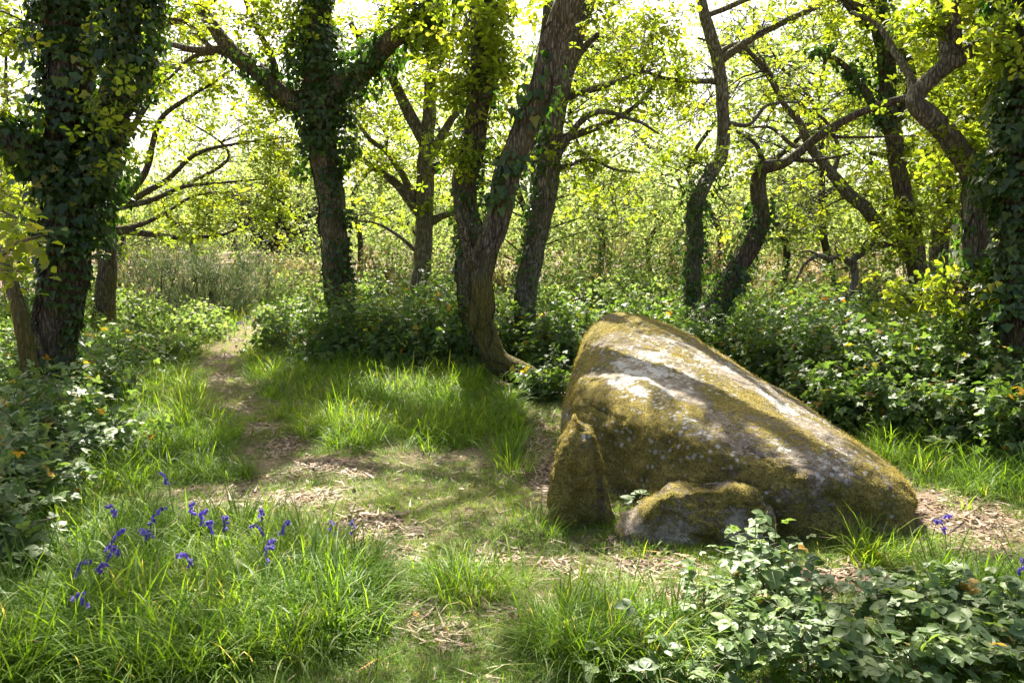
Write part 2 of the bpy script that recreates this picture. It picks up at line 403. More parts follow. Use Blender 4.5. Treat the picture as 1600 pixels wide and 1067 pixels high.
# ------------------------------------------------------------------ ground
def axis(lo, hi, step, far, ratio=1.22):
    mid = np.arange(lo, hi + 1e-6, step); a = [hi]; s = step
    while a[-1] < far[1]: s *= ratio; a.append(a[-1] + s)
    b = [lo]; s = step
    while b[-1] > far[0]: s *= ratio; b.append(b[-1] - s)
    return np.concatenate([np.array(b[1:])[::-1], mid, np.array(a[1:])])
gx = axis(-9, 9, .11, (-500, 500)); gy = axis(1, 15, .11, (-200, 700))
X, Y = np.meshgrid(gx, gy); Z = gz(X, Y)
nx, ny = len(gx), len(gy)
i = (np.arange(ny - 1)[:, None] * nx + np.arange(nx - 1)[None]).ravel()
g = MB().add(np.stack([X, Y, Z], 2).reshape(-1, 3), None, np.stack([i, i + 1, i + nx + 1, i + nx], 1)).build('ground', M['ground'], smooth_=True)
g['kind'] = 'structure'

# ------------------------------------------------------------------ stones
def resample(poly, n):
    poly = np.asarray(poly, float); q = catmull(np.vstack([np.c_[poly, np.zeros(len(poly))], [*poly[0], 0]]), .02)[:-1, :2]
    d = np.concatenate([[0], np.cumsum(np.linalg.norm(np.diff(np.vstack([q, q[:1]]), axis=0), axis=1))])
    t = np.linspace(0, d[-1], n, endpoint=False); qq = np.vstack([q, q[:1]])
    return np.stack([np.interp(t, d, qq[:, k]) for k in (0, 1)], 1)
def normals_grid(V, n, m):
    G_ = V.reshape(m, n, 3); a = np.roll(G_, -1, 1) - np.roll(G_, 1, 1); b = np.gradient(G_, axis=0)
    return unit(np.cross(a, b)).reshape(-1, 3)
def ring_quads(n, m):
    i = np.arange(m - 1)[:, None] * n; j = np.arange(n)[None]; j2 = (j + 1) % n
    return np.stack([i + j, i + n + j, i + n + j2, i + j2], 2).reshape(-1, 4)

def make_menhir():
    outline = [(.66, 5.32), (.86, 4.92), (1.12, 4.58), (1.50, 4.37), (1.95, 4.34), (2.28, 4.44), (2.48, 4.74), (2.54, 5.2), (2.42, 5.8),
               (2.18, 6.5), (1.92, 7.2), (1.6, 7.9), (1.25, 8.3), (.92, 8.35), (.70, 7.9), (.53, 7.1), (.42, 6.4), (.42, 5.7)]
    ctrl = [(918, 480, 7.9), (940, 480, 7.9), (985, 487, 7.9), (1040, 508, 7.5), (1110, 536, 7.0), (1170, 566, 6.7), (1215, 598, 6.3), (1300, 655, 5.8), (1375, 700, 5.3),
            (950, 600, 5.5), (1060, 628, 5.1), (1140, 660, 4.85), (1205, 676, 4.75), (1300, 690, 4.65), (1360, 698, 4.7), (1395, 706, 4.9), (1400, 708, 5.1), (1090, 580, 6.0), (1000, 540, 6.7), (903, 535, 7.1), (893, 590, 6.2), (1250, 650, 5.5)]
    C = np.array([P(*c) for c in ctrl]); cen = np.array([1.30, 5.95])
    def top(x, y):
        bas = lambda a, b: np.stack([np.ones_like(a), a - 1.3, b - 6, (a - 1.3) ** 2, (b - 6) ** 2, (a - 1.3) * (b - 6)], 1)
        k_ = np.linalg.lstsq(bas(C[:, 0], C[:, 1]), C[:, 2], rcond=None)[0]; res = C[:, 2] - bas(C[:, 0], C[:, 1]) @ k_
        d2 = (x[:, None] - C[None, :, 0]) ** 2 + (y[:, None] - C[None, :, 1]) ** 2 + .12
        w_ = 1 / d2 ** 1.5; return bas(x, y) @ k_ + .75 * (w_ * res[None]).sum(1) / w_.sum(1)
    n, m = 430, 176
    B = resample(outline, n); e = 2 / 6.0
    ph0 = math.asin(.9 ** (1 / e)); phi = np.concatenate([np.arcsin(np.linspace(.004, .9, m // 2) ** (1 / e)), np.linspace(ph0, np.pi / 2, m - m // 2 + 1)[1:]])
    rows = []
    for k in range(m):
        f = phi[k]
        rho = math.sin(f) ** e; eta = max(math.cos(f), 0) ** e
        if k > m * .9: eta *= 1 - (k - m * .9) / (m * .1)
        xy = cen + (B - cen) * rho * (1 - .04 * (1 - eta) ** 3)
        z = -.16 + (top(xy[:, 0], xy[:, 1]) + .05 * (1 - rho ** 2) + .16) * eta
        rows.append(np.c_[xy, z])
    V = np.concatenate(rows)
    ax = unit(np.array([-1.2, 3.4, .7])); N = normals_grid(V, n, m)
    if N[:n * 10, 2].mean() < 0: N = -N
    la = V @ ax
    q = V - la[:, None] * ax * .82                          # noise drawn out along the stone
    big = fbm(V * 1.5, 3, 31); stri = fbm(q * 5.0, 4, 41); lump = fbm(V * 5.2, 4, 51); fine = fbm(V * 22, 3, 61)
    front = smooth(.2, -.5, N[:, 1]) * smooth(.85, .3, N[:, 2])
    d = .03 * big + .020 * stri * smooth(0, .5, N[:, 2] + .3) + lump * (.010 + .055 * front) + .008 * fine + .020 * np.clip(fbm(V * 9, 3, 57) + .1, 0, 1) * front * 2 + .010 * np.clip(fbm(V * 16, 3, 58), 0, 1) - .014 * smooth(.06, 0, np.abs(fbm(q * 2.2, 2, 46))) * (N[:, 2] > .4)
    V = V + N * d[:, None]
    # a hollow and a crack run along the top
    for (px, py, Yc, rad, dep) in ((1230, 655, 5.35, .14, .05), (1190, 700, 4.85, .09, .04), (1110, 690, 4.9, .10, .045)):
        c = P(px, py, Yc); V = V - N * (dep * np.exp(-((V - c) ** 2).sum(1) / (rad ** 2)))[:, None]
    # where moss and lichen grow
    def blob(px, py, Yc, r): return np.exp(-((V - P(px, py, Yc)) ** 2).sum(1) / r ** 2)
    moss = .63 + .45 * fbm(V * 2.3, 4, 71) + .55 * stri + .3 * fbm(V * 8, 3, 73)
    stri2 = fbm((V - la[:, None] * ax * .7) * 11, 3, 43)
    lich = .13 + .5 * fbm(V * 3.1, 4, 81) + .55 * stri2 + .10 * smooth(.3, .8, N[:, 2]); moss += .35 * fbm((V - la[:, None] * ax * .75) * 7, 3, 47)
    for px, py, Yc, r, a in ((1000, 590, 6.1, .42, .8), (1075, 575, 6.3, .35, .5), (1060, 640, 5.3, .22, .55), (1030, 540, 6.9, .3, .4), (960, 630, 5.5, .25, .5), (1010, 765, 5.0, .13, 1.0), (1150, 610, 5.8, .3, .35), (1040, 610, 5.7, .3, .5)):
        b = blob(px, py, Yc, r); moss -= a * .42 * b; lich += a * .42 * b
    for px, py, Yc, r, a in ((1200, 620, 5.8, .45, .35), (1260, 690, 5.2, .4, .30), (1120, 720, 4.8, .25, .2)): moss -= a * blob(px, py, Yc, r)
    moss += .18 * front
    moss += .35 * smooth(.25, .75, np.abs(N[:, 0])) * (N[:, 2] > -.2) + .25 * smooth(7.0, 7.8, V[:, 1])
    root = thing('fallen_menhir', (1.3, 5.9, gz1(1.3, 5.9)), 'huge moss-covered boulder of a fallen menhir lying in the clearing with pale lichen on top', 'boulder')
    mb = MB().add(V, np.array([(k, (k + 1) % n, n // 2) for k in range(n) if k != n // 2 and (k + 1) % n != n // 2]), ring_quads(n, m)); o = root.location
    body = mb.build('stone_body', M['stone'], root, True, False, {'moss': np.clip(moss, 0, 1.3), 'lichen': np.clip(lich, 0, 1.3)}, origin=tuple(o))
    # moss shoots that fray the outline
    sel = np.where((moss > .62) & (V[:, 2] > .05))[0]; sel = rng.choice(sel, 44000)
    pos = V[sel] + rng.normal(size=(len(sel), 3)) * .006
    R = frames(unit(N[sel] + rng.normal(size=(len(sel), 3)) * .55), rand_dir(len(sel)))
    sc_ = rng.uniform(.005, .013, len(sel)); S3 = np.stack([sc_ * 5.0, sc_, sc_], 1)
    mf = MB().scatter(SPINE, pos, R, S3); mf.build('moss', M['mossfuzz'], root, stuff=True, origin=tuple(o))
    return V
MENHIR_V = make_menhir()

def slab_stone(name, label, pxs, Yc, thick, lean, parts_moss, seed, edge=3.4, amp=1.0, groove=None, mossy=.5, n=140, m=40):
    """an upright stone: outline seen from the front, rounded through its thickness, front and back"""
    jit = np.random.default_rng(seed); pxs = [(a_ + jit.normal() * 2, b_ + jit.normal() * 3 * (edge > 4)) for a_, b_ in pxs]
    B3 = np.array([P(px, py, Yc) for px, py in pxs]); B = resample(B3[:, [0, 2]], n)
    cen = B.mean(0); half = []
    for side in (-1, 1):
        rows = []
        for k in range(m):
            e = 2 / edge; h2 = m // 2
            f = math.asin((.01 + .84 * k / h2) ** (1 / e)) if k < h2 else math.asin(.85 ** (1 / e)) + (np.pi / 2 - math.asin(.85 ** (1 / e))) * (k - h2) / (m - 1 - h2)
            f = min(f, np.pi / 2); rho = math.sin(f) ** e; eta = max(math.cos(f), 0) ** e
            xz = cen + (B - cen) * rho
            rows.append(np.c_[xz[:, 0], np.full(n, side * thick * eta), xz[:, 1]])
        half.append(rows)
    rows = half[0] + half[1][::-1][1:]
    V = np.concatenate(rows); mm = len(rows); N = normals_grid(V, n, mm)
    if N[:n * 8, 1].mean() > 0: N = -N
    d = .045 * fbm(V * 4, 3, seed) + .026 * fbm(V * 11, 4, seed + 3) + .008 * fbm(V * 40, 2, seed + 7)
    ridge = .04 * (1 - np.abs(vnoise(V * np.array([5, 2, 1.6]), seed + 11)) * 2)
    d = d * amp; ridge = ridge * amp
    cut = fbm(V * np.array([4.5, 3, 6.5]), 2, seed + 15) * 3.2; step = (np.floor(cut) + smooth(.72, 1.0, cut - np.floor(cut))) * .022
    V = V + N * (d * (.55 if edge > 4 else 1) + ridge * .5 + step * amp * (1 if edge > 4 else .35))[:, None]
    if groove:
        gp = catmull(np.array([P(a_, b_, Yc) for a_, b_ in groove]), .01); dx = np.min(np.hypot(V[:, 0][:, None] - gp[None, :, 0], V[:, 2][:, None] - gp[None, :, 2]), 1)
        V[:, 1] += np.where(V[:, 1] < 0, 1, 0) * .06 * np.exp(-(dx / .030) ** 2)
    zb = V[:, 2].min(); V[:, 1] += Yc + (V[:, 2] - zb) * lean
    moss = mossy + .5 * fbm(V * (9 if edge > 4 else 4), 4, seed + 21); lich = .15 + .4 * fbm(V * 5, 4, seed + 25)
    for px, py, Yb, r, a, l in parts_moss:
        b = np.exp(-((V - P(px, py, Yb)) ** 2).sum(1) / r ** 2); moss += a * b; lich += l * b
    c = V.mean(0); loc = (c[0], c[1], gz1(c[0], c[1]))
    root = thing(name, loc, label, 'stone')
    MB().add(V, np.array([(b_ + k, b_ + (k + 1) % n, b_ + n // 2) for b_ in (0, (mm - 1) * n) for k in range(n) if k != n // 2 and (k + 1) % n != n // 2]), ring_quads(n, mm)).build('stone_body', M['stone'], root, True, False, {'moss': np.clip(moss, 0, 1.3), 'lichen': np.clip(lich, 0, 1.3)}, origin=loc)
    sel = np.where((moss > .55) & (V[:, 2] > .02))[0]
    if len(sel) < 50: return
    sel = rng.choice(sel, int(9000 * mossy))
    R = frames(unit(N[sel] + rng.normal(size=(len(sel), 3)) * .6), rand_dir(len(sel)))
    s = rng.uniform(.005, .012, len(sel))
    MB().scatter(SPINE, V[sel], R, np.stack([s * 5, s, s], 1)).build('moss', M['mossfuzz'], root, stuff=True, origin=loc)
slab_stone('standing_stone', 'small upright pointed stone thick with green-gold moss beside the large fallen boulder',
           [(896, 648), (903, 645), (912, 656), (926, 668), (936, 700), (944, 745), (955, 790), (950, 832), (905, 850), (860, 845), (855, 800), (862, 755), (872, 708), (883, 672)], 4.62, .15, .06,
           [(903, 662, 4.75, .06, -1.2, .6), (938, 790, 4.6, .1, -.3, 0)], 211, mossy=.95, edge=3.0, groove=((925, 690), (932, 745), (936, 830)))
slab_stone('low_stone_slab', 'low jagged slab of grey stone with mossy edge leaning in front of the fallen boulder',
           [(972, 838), (1000, 812), (1030, 790), (1062, 770), (1095, 763), (1128, 764), (1148, 760), (1166, 776), (1192, 784), (1208, 803), (1213, 835), (1208, 880), (1120, 895), (1040, 895), (990, 885), (966, 860)], 4.28, .12, .22,
           [(1060, 840, 4.2, .12, -.5, .15), (1160, 830, 4.2, .10, -.4, .2), (1130, 775, 4.25, .12, .5, 0), (1190, 800, 4.2, .08, .3, .1)], 307, mossy=.50, edge=8, amp=.85, n=200, m=60)
# ------------------------------------------------------------------ trees
SRC = []       # every tree as (root, limbs) so that crowns can be hung on it
class Tree: pass
def tree(name, label, pts, Yd, mat='bark', group=None, sides=18, flare=1.4, rough=.11, seed=1, mossy=.5, grounded=True):
    """pts: (px, py, width in px[, Y]) along the trunk from the foot up"""
    t = Tree(); t.seed = seed; t.mat = mat; t.mossy = mossy
    q = []
    for p in pts:
        Yp = p[3] if len(p) > 3 else Yd; c = P(p[0], p[1], Yp); q.append((*c, p[2] / 2 / FPX * Yp))
    q = np.array(q); f = q[0]; zg = gz1(f[0], f[1])
    if grounded:
        q = q[q[:, 2] > zg + .12] if f[2] < zg + .12 else q
        q = np.vstack([[f[0], f[1], zg - .2, f[3] * flare * 1.1], [f[0], f[1], zg + .04, f[3] * flare], q])
    t.loc = (q[0][0], q[0][1], zg); t.root = thing(name, t.loc, label, 'tree', group)
    t.limbs = []; t.ros = []; t.ros_s = []; t.tw = MB(); t.crown = MB(); t.ivy = MB(); t.ivy_big = []
    limb(t, q, 'trunk', sides, rough); SRC.append(t); return t
def limb(t, q, name='limb', sides=10, rough=.10):
    """q: (x, y, z, radius) rows"""
    q = np.asarray(q, float); C = catmull(q, max(.035, q[:, 3].mean() * .42)); R = np.maximum(C[:, 3], .004)
    mb = MB(); Cw = C[:, :3] + np.stack([fbm(C[:, :3] * 1.6 + k * 9, 3, t.seed + k) for k in range(3)], 1) * np.minimum(R, .15)[:, None] * .55
    tube(mb, Cw, R, sides, rough, t.seed + len(t.limbs) * 3)
    V = np.concatenate(mb.v); hgt = V[:, 2] - t.loc[2]
    moss = np.clip(t.mossy * (1.35 - hgt / 1.3), 0, 1) + .25 * t.mossy * fbm(V * 2, 3, 5)
    o = mb.build(name, M[t.mat], t.root, True, attrs={'moss': moss}, origin=t.loc)
    t.limbs.append((Cw, R)); return len(t.limbs) - 1
def px_limb(t, pts, Yd, name='limb', sides=9, attach=True):
    q = []
    for p in pts:
        Yp = p[3] if len(p) > 3 else Yd; c = P(p[0], p[1], Yp); q.append((*c, p[2] / 2 / FPX * Yp))
    q = np.array(q)
    if attach:      # start from the nearest point inside the wood it grows from
        best = None
        for C, R in t.limbs:
            d = np.linalg.norm((C - q[0, :3]) * np.array([1, .35, 1]), axis=1); k = d.argmin()
            if best is None or d[k] < best[0]: best = (d[k], C[k], R[k])
        if best[0] < 1.2:
            dy = best[1][1] - q[0, 1]
            q[0, :3] = best[1]; q[0, 3] = min(q[0, 3] * 1.15, best[2] * .95)
    return limb(t, q, name, sides)
def nearest(t, p):
    best = None
    for C, R in t.limbs:
        d = np.linalg.norm(C - p, axis=1) + (R > .12) * .15; k = d.argmin()
        if best is None or d[k] < best[0]: best = (d[k], C[k], R[k])
    return best
def branchlet(t, a, b, r0, wob=.12, sag=0, n=7, keep=True):
    a = np.asarray(a); b = np.asarray(b); L = np.linalg.norm(b - a)
    s = np.linspace(0, 1, n)[:, None]; C = a + (b - a) * s
    off = np.cumsum(rng.normal(size=(n, 3)) * L * wob / n ** .5, axis=0); off -= s * off[-1]
    C = C + off; C[:, 2] += (np.sin(s[:, 0] * np.pi) * L * sag)
    R = np.linspace(max(r0, .004), .0028, n)
    tube(t.tw, C, R, 4 if r0 < .02 else 5); return C
def foliage(t, cx, cy, Yc, rx, ry, nb=6, per=14, ryd=None, size=.10, spread=.20, lod=8, twigs=True, droop_=0):
    size *= .82; per = int(per * 1.85); nb = int(nb * 1.35)
    """a bough: branchlets from the nearest wood into an ellipsoid, leaf rosettes along them"""
    c = P(cx, cy, Yc); ra = np.array([rx / FPX * Yc, ryd if ryd else rx / FPX * Yc * .7, ry / FPX * Yc])
    d, base, rb = nearest(t, c)
    if d > ra.max() * .6 + .3:          # a bough that carries the whole clump
        e = c + (base - c) * .25; C = branchlet(t, base, e, min(rb * .6, .012 + d * .010), .07, .05, 10)
        hubs = C[4:]
    else: hubs = base[None]
    for k in range(nb):
        p = c + unit(rng.normal(size=3)) * ra * rng.uniform(.35, 1.0)
        h = hubs[rng.integers(len(hubs))]
        if d <= ra.max() * .6 + .3:
            dd = nearest(t, p); h = dd[1]
        L = np.linalg.norm(p - h)
        C = branchlet(t, h, p, min(.004 + L * .007, .02), .16, .04)
        for j in range(per):
            i = 2 + int((rng.random() ** .6) * 4.99); o = C[i] + rng.normal(size=3) * spread * np.array([1, 1, .6])
            if twigs and lod <= 8 and rng.random() < .6: tube(t.tw, np.array([C[i], (C[i] + o) / 2 + rng.normal(size=3) * .02, o]), np.array([.004, .003, .002]), 3)
            t.ros.append(o); t.ros_s.append((size * rng.uniform(.75, 1.2), lod))
def ivy_on(t, li, t0, t1, count, off=.05, size=.065, lod=1, bare=None, side=None):
    """leaves climbing limb li between the fractions t0 and t1"""
    C, R = t.limbs[li]; n = len(C)
    f = t0 + (t1 - t0) * rng.random(count) ** .9; k = np.clip((f * (n - 1)).astype(int), 1, n - 2)
    tan = unit(C[k + 1] - C[k - 1]); d = rng.normal(size=(count, 3)); 
    if side is not None: d += np.asarray(side) * 1.2
    d -= tan * (d * tan).sum(1)[:, None]; d = unit(d)
    lump = .5 + fbm(C[k] * 2.2 + d * .8, 3, t.seed + 77)
    pos = C[k] + d * (R[k] + .01 + off * np.clip(lump, 0.05, 1.2) * rng.random(count) ** .5 * 1.6)[:, None]
    keep = (fbm(pos * 3.0, 2, t.seed + 33) > -.18) if off < .09 else (fbm(pos * 2.5, 2, t.seed + 33) > -.38)
    if bare is not None: keep &= rng.random(count) < bare(f)
    pos, d = pos[keep], d[keep]; m = len(pos)
    tang = unit(np.array([0, 0, -1.]) + d * .5 + rng.normal(size=(m, 3)) * .45)
    R3 = frames(tang, d + np.array([0, 0, .25]) + rng.normal(size=(m, 3)) * .3); s = size * .82 * (.45 + rng.random(m) ** 1.4 * .95)
    r = np.clip(rng.beta(1.6, 2.2, m) * .9 + (rng.random(m) < .015) * .5, 0, 1)
    nearv = np.linalg.norm(pos, axis=1) < 9
    t.ivy.scatter(IVY, pos[nearv], R3[nearv], s[nearv], r[nearv]); t.ivy.scatter(IVY4, pos[~nearv], R3[~nearv], s[~nearv], r[~nearv])
def ivy_stems(t, li, nst, r=.010, t1=.95):
    C, R = t.limbs[li]; n = len(C)
    for s in range(nst):
        a0 = rng.random() * 6.28; K = np.arange(0, int(n * t1), max(1, n // 60)); pts = []
        for i, k in enumerate(K):
            a = a0 + .9 * math.sin(i * .21 + s) + .25 * math.sin(i * .9 + s * 2)
            tan = unit(C[min(k + 1, n - 1)] - C[max(k - 1, 0)]); u = unit(np.cross(tan, [0.2, .97, 0.1])); v = np.cross(tan, u)
            pts.append(C[k] + (u * math.cos(a) + v * math.sin(a)) * (R[k] * 1.06 + r * .5))
        if len(pts) > 3: tube(t.tw, np.array(pts), np.full(len(pts), r) * np.linspace(1.2, .6, len(pts)), 5)

OAKS = 'oaks standing round the clearing'
# T1: the ivy tree by the left thicket
T1 = tree('ivy_clad_oak', 'dark trunk wrapped in thick glossy ivy, standing in the brambles left of the grassy path', [(88, 640, 68), (88, 560, 64), (93, 470, 62), (100, 380, 62), (106, 270, 64), (108, 150, 62), (104, 30, 59), (100, -120, 52), (97, -330, 10)], 7.6, 'bark_dark', OAKS, 22, 1.3, .13, 11)
a = px_limb(T1, [(112, 330, 44), (145, 265, 38, 7.5), (175, 150, 34, 7.4), (208, 30, 32, 7.3), (235, -120, 28, 7.2), (300, -420, 20, 6.9)], 7.6, sides=14)
b = px_limb(T1, [(98, 260, 36), (50, 235, 32, 7.3), (0, 215, 30, 7.1), (-90, 150, 22, 6.9)], 7.6, sides=12)
ivy_stems(T1, 0, 7, .013, .6)
ivy_on(T1, 0, .02, .32, 1500, .05, .075, bare=lambda f: np.clip((f - .0) * 4, .2, 1)); ivy_on(T1, 0, .30, .9, 10500, .21, .08); ivy_on(T1, a, .0, .9, 7400, .17, .08); ivy_on(T1, b, 0, 1, 900, .16, .085)
for f in ((0, 60, 8.2, 60, 110, 6, 10), (225, 60, 7.4, 45, 110, 6, 10), (205, 200, 7.0, 40, 70, 5, 8), (0, 150, 7.4, 60, 80, 4, 8), (10, 300, 7.8, 60, 70, 4, 8)): foliage(T1, *f, size=.105)
# T1b: thin leaning young oak at the left edge with big fresh leaves
T1b = tree('young_leaning_oak', 'thin mossy leaning sapling with big fresh lobed leaves at the edge of the left brambles', [(52, 600, 26), (44, 545, 24), (36, 500, 23), (20, 450, 21), (-2, 395, 20), (-50, 310, 16), (-80, 200, 12)], 7.0, 'bark', OAKS, 12, 1.2, .08, 12, 1.0)
px_limb(T1b, [(0, 398, 9), (20, 385, 6, 6.2), (50, 372, 4, 5.6), (72, 366, 2, 5.4)], 7.0, sides=6)
px_limb(T1b, [(-40, 320, 9), (-10, 325, 6, 6.0), (25, 340, 3, 5.5)], 7.0, sides=6)
px_limb(T1b, [(0, 398, 8), (10, 420, 5, 6.2), (35, 425, 2, 5.8)], 7.0, sides=6)
# T2: tree behind with a fan of low branches
T2 = tree('spreading_oak', 'oak with a fan of thin near-level branches reaching across above the gorse', [(163, 470, 31), (165, 420, 29), (168, 350, 29), (172, 280, 27), (182, 200, 26), (190, 100, 22), (198, 0, 19), (205, -150, 14), (210, -300, 7)], 12.5, 'bark_dark', OAKS, 14, 1.3, .1, 13)
for pts in ([(178, 340, 11), (225, 300, 9), (262, 280, 8), (310, 240, 6), (370, 225, 4), (450, 214, 2)], [(180, 330, 10), (240, 310, 8), (290, 292, 6), (350, 286, 4), (430, 278, 2)],
            [(182, 325, 12), (225, 270, 10), (250, 190, 8), (300, 150, 6), (350, 120, 3)], [(180, 366, 12), (230, 366, 10), (290, 372, 8), (350, 366, 5), (385, 350, 3)],
            [(178, 352, 9), (225, 350, 7), (262, 330, 5), (310, 305, 4), (370, 300, 2)], [(185, 260, 12), (220, 180, 9), (262, 110, 7), (330, 95, 3)], [(182, 300, 9), (130, 260, 7), (60, 250, 5), (0, 230, 3)]):
    px_limb(T2, pts, 12.5, sides=7)
for f in ((420, 235, 12.6, 60, 30, 6, 13), (380, 300, 12.4, 70, 30, 7, 12), (330, 345, 12, 70, 25, 7, 11), (300, 215, 12.8, 60, 35, 5, 9), (340, 130, 12.8, 70, 40, 6, 10), (270, 60, 12.6, 70, 50, 6, 11), (395, 345, 12.0, 40, 25, 5, 10), (250, 390, 12, 60, 20, 4, 9), (240, 320, 13, 40, 30, 4, 9), (150, 200, 13.5, 70, 60, 5, 10), (30, 250, 13, 70, 60, 6, 11), (25, 400, 12.5, 60, 50, 5, 10)): foliage(T2, *f, size=.115, spread=.26)
# T3: the second ivy oak
T3 = tree('ivy_clad_oak', 'tall oak with thick ivy above and bare mossy foot beside the path end', [(530, 520, 45), (531, 470, 41), (526, 400, 40), (517, 320, 40), (507, 240, 41), (502, 170, 43), (496, 90, 40), (490, 0, 36), (488, -150, 32), (492, -330, 9)], 11.5, 'bark', OAKS, 20, 1.25, .11, 14, .8)
a3 = px_limb(T3, [(500, 175, 34), (450, 148, 32), (405, 112, 27), (370, 88, 24), (338, 45, 20), (305, -10, 17), (280, -80, 14)], 11.5, sides=12)
b3 = px_limb(T3, [(512, 165, 40), (560, 118, 34, 11.2), (600, 75, 30, 11), (645, 40, 26, 10.8), (700, -20, 22, 10.5), (760, -120, 16, 10)], 11.5, sides=12)
c3 = px_limb(T3, [(372, 90, 14), (340, 78, 12), (300, 78, 10), (240, 62, 7)], 11.5, sides=8)
px_limb(T3, [(368, 88, 9), (330, 75, 8, 11.3), (290, 35, 6, 11.2), (235, 30, 3, 11.1)], 11.5, sides=7)
px_limb(T3, [(440, 145, 12), (425, 90, 10), (400, 40, 8), (375, -20, 6)], 11.5, sides=7)
px_limb(T3, [(350, 80, 8), (300, 90, 6), (255, 130, 4), (215, 145, 2)], 11.5, sides=6)
ivy_stems(T3, 0, 4, .011, .7)
ivy_on(T3, 0, .04, .36, 1500, .07, .085, side=(.9, -.3, 0)); ivy_on(T3, 0, .34, .9, 7600, .27, .10); ivy_on(T3, a3, 0, .5, 700, .12, .09); ivy_on(T3, b3, 0, .9, 2600, .22, .10)
for f in ((430, 20, 11, 80, 50, 7, 12), (330, 25, 11, 60, 50, 6, 11), (600, 30, 10.8, 60, 50, 5, 11), (660, 60, 10.6, 60, 60, 6, 11), (240, 100, 11.5, 60, 40, 4, 9), (560, 190, 11.6, 40, 50, 4, 8), (420, 180, 11.6, 50, 30, 4, 8)): foliage(T3, *f, size=.12)
# T4: many-armed oak between
T4 = tree('many_armed_oak', 'pale lichened oak with arms forking low, standing behind the bramble bank', [(655, 470, 28), (657, 420, 27), (662, 350, 27), (665, 290, 27), (664, 240, 24), (668, 190, 21), (674, 130, 18), (678, 70, 18), (684, -10, 15), (692, -120, 10), (700, -260, 6)], 13.5, 'bark_grey', OAKS, 16, 1.3, .10, 15, .4)
for pts in ([(660, 232, 22), (648, 195, 20), (628, 160, 17), (606, 118, 14), (580, 85, 11), (548, 38, 8)], [(662, 340, 20), (632, 300, 16), (600, 272, 12), (575, 255, 9), (548, 235, 5)], [(658, 325, 14), (640, 292, 12), (606, 240, 9), (575, 215, 7), (540, 165, 4)],
            [(668, 260, 17), (690, 215, 14), (712, 178, 11), (745, 150, 7)], [(668, 275, 15), (700, 250, 12), (735, 228, 8), (770, 215, 4)], [(670, 350, 14), (700, 335, 11), (735, 322, 8), (775, 318, 4)], [(676, 95, 12), (640, 90, 9), (600, 108, 7), (570, 100, 4)],
            [(676, 120, 12), (700, 70, 10), (715, 20, 8), (720, -60, 5)], [(640, 400, 7), (625, 370, 6), (590, 350, 4), (555, 345, 3)]): px_limb(T4, pts, 13.5, sides=8)
for f in ((590, 60, 13.2, 60, 60, 6, 11), (560, 150, 13.5, 50, 40, 5, 10), (580, 260, 13.4, 50, 40, 6, 10), (620, 200, 14, 50, 50, 5, 9), (715, 150, 13.2, 40, 60, 5, 10), (715, 60, 13, 45, 60, 5, 10), (590, 330, 13.8, 60, 40, 5, 10), (700, 290, 13.6, 40, 60, 5, 9), (640, 120, 13.8, 50, 50, 5, 9)): foliage(T4, *f, size=.12, spread=.27)
# T5 / T6: the pair in the middle
T5 = tree('ivy_patched_oak', 'straight trunk half hidden behind the leaning curved trunk, ivy climbing its height', [(752, 560, 39), (742, 480, 37), (733, 400, 37), (728, 330, 37), (730, 270, 37), (740, 200, 35), (748, 120, 33), (755, 30, 32), (764, -100, 28), (772, -300, 10)], 9.9, 'bark', OAKS, 18, 1.25, .11, 16, .5)
ivy_stems(T5, 0, 4, .009, .6); ivy_on(T5, 0, .20, .85, 2600, .12, .085)
T6 = tree('leaning_oak', 'bare curved trunk leaning right with mossy elbow foot beside the fallen boulder', [(836, 625, 40), (812, 596, 38), (782, 566, 38), (760, 525, 38), (752, 470, 36), (753, 420, 36), (768, 360, 38), (792, 300, 38), (812, 240, 38), (832, 175, 38), (858, 95, 40), (892, 0, 41), (940, -120, 36), (985, -270, 12)], 8.8, 'bark', OAKS, 24, 1.0, .10, 17, 1.0)
px_limb(T6, [(745, 425, 20), (735, 400, 16, 8.6), (722, 360, 12, 8.4), (712, 330, 8, 8.3)], 8.8, sides=10)
ivy_stems(T6, 0, 4, .008, .75); ivy_on(T6, 0, .36, .46, 130, .10, .11); ivy_on(T6, 0, .5, .62, 110, .10, .11)
T7 = tree('twin_stem_oak', 'grey lichened oak of two close stems just behind the leaning trunk', [(816, 530, 34), (822, 470, 34), (832, 400, 34), (846, 320, 34), (860, 250, 32), (870, 190, 29), (884, 120, 27), (902, 50, 26), (925, -40, 22), (950, -230, 8)], 10.6, 'bark_grey', OAKS, 18, 1.3, .11, 18, .5)
px_limb(T7, [(832, 400, 26), (838, 320, 26, 10.8), (843, 250, 25, 11), (848, 180, 24, 11), (852, 90, 22, 11), (858, -30, 18, 11)], 10.6, sides=14)
ivy_on(T7, 0, .08, .5, 700, .07, .085, side=(-1, -.3, 0)); ivy_on(T7, 1, .1, .8, 700, .08, .085)
for pts in ([(872, 220, 14), (915, 205, 11), (965, 185, 8), (1010, 150, 6), (1040, 100, 4)], [(880, 160, 12), (935, 138, 9), (985, 120, 6), (1020, 110, 3)], [(888, 105, 14), (912, 75, 11), (935, 52, 8)], [(866, 260, 12), (920, 180, 9, 10.3), (990, 188, 6, 10), (1030, 210, 3, 9.8)], [(870, 270, 9), (920, 250, 6), (960, 265, 4), (1000, 270, 2)]): px_limb(T7, pts, 10.6, sides=8)
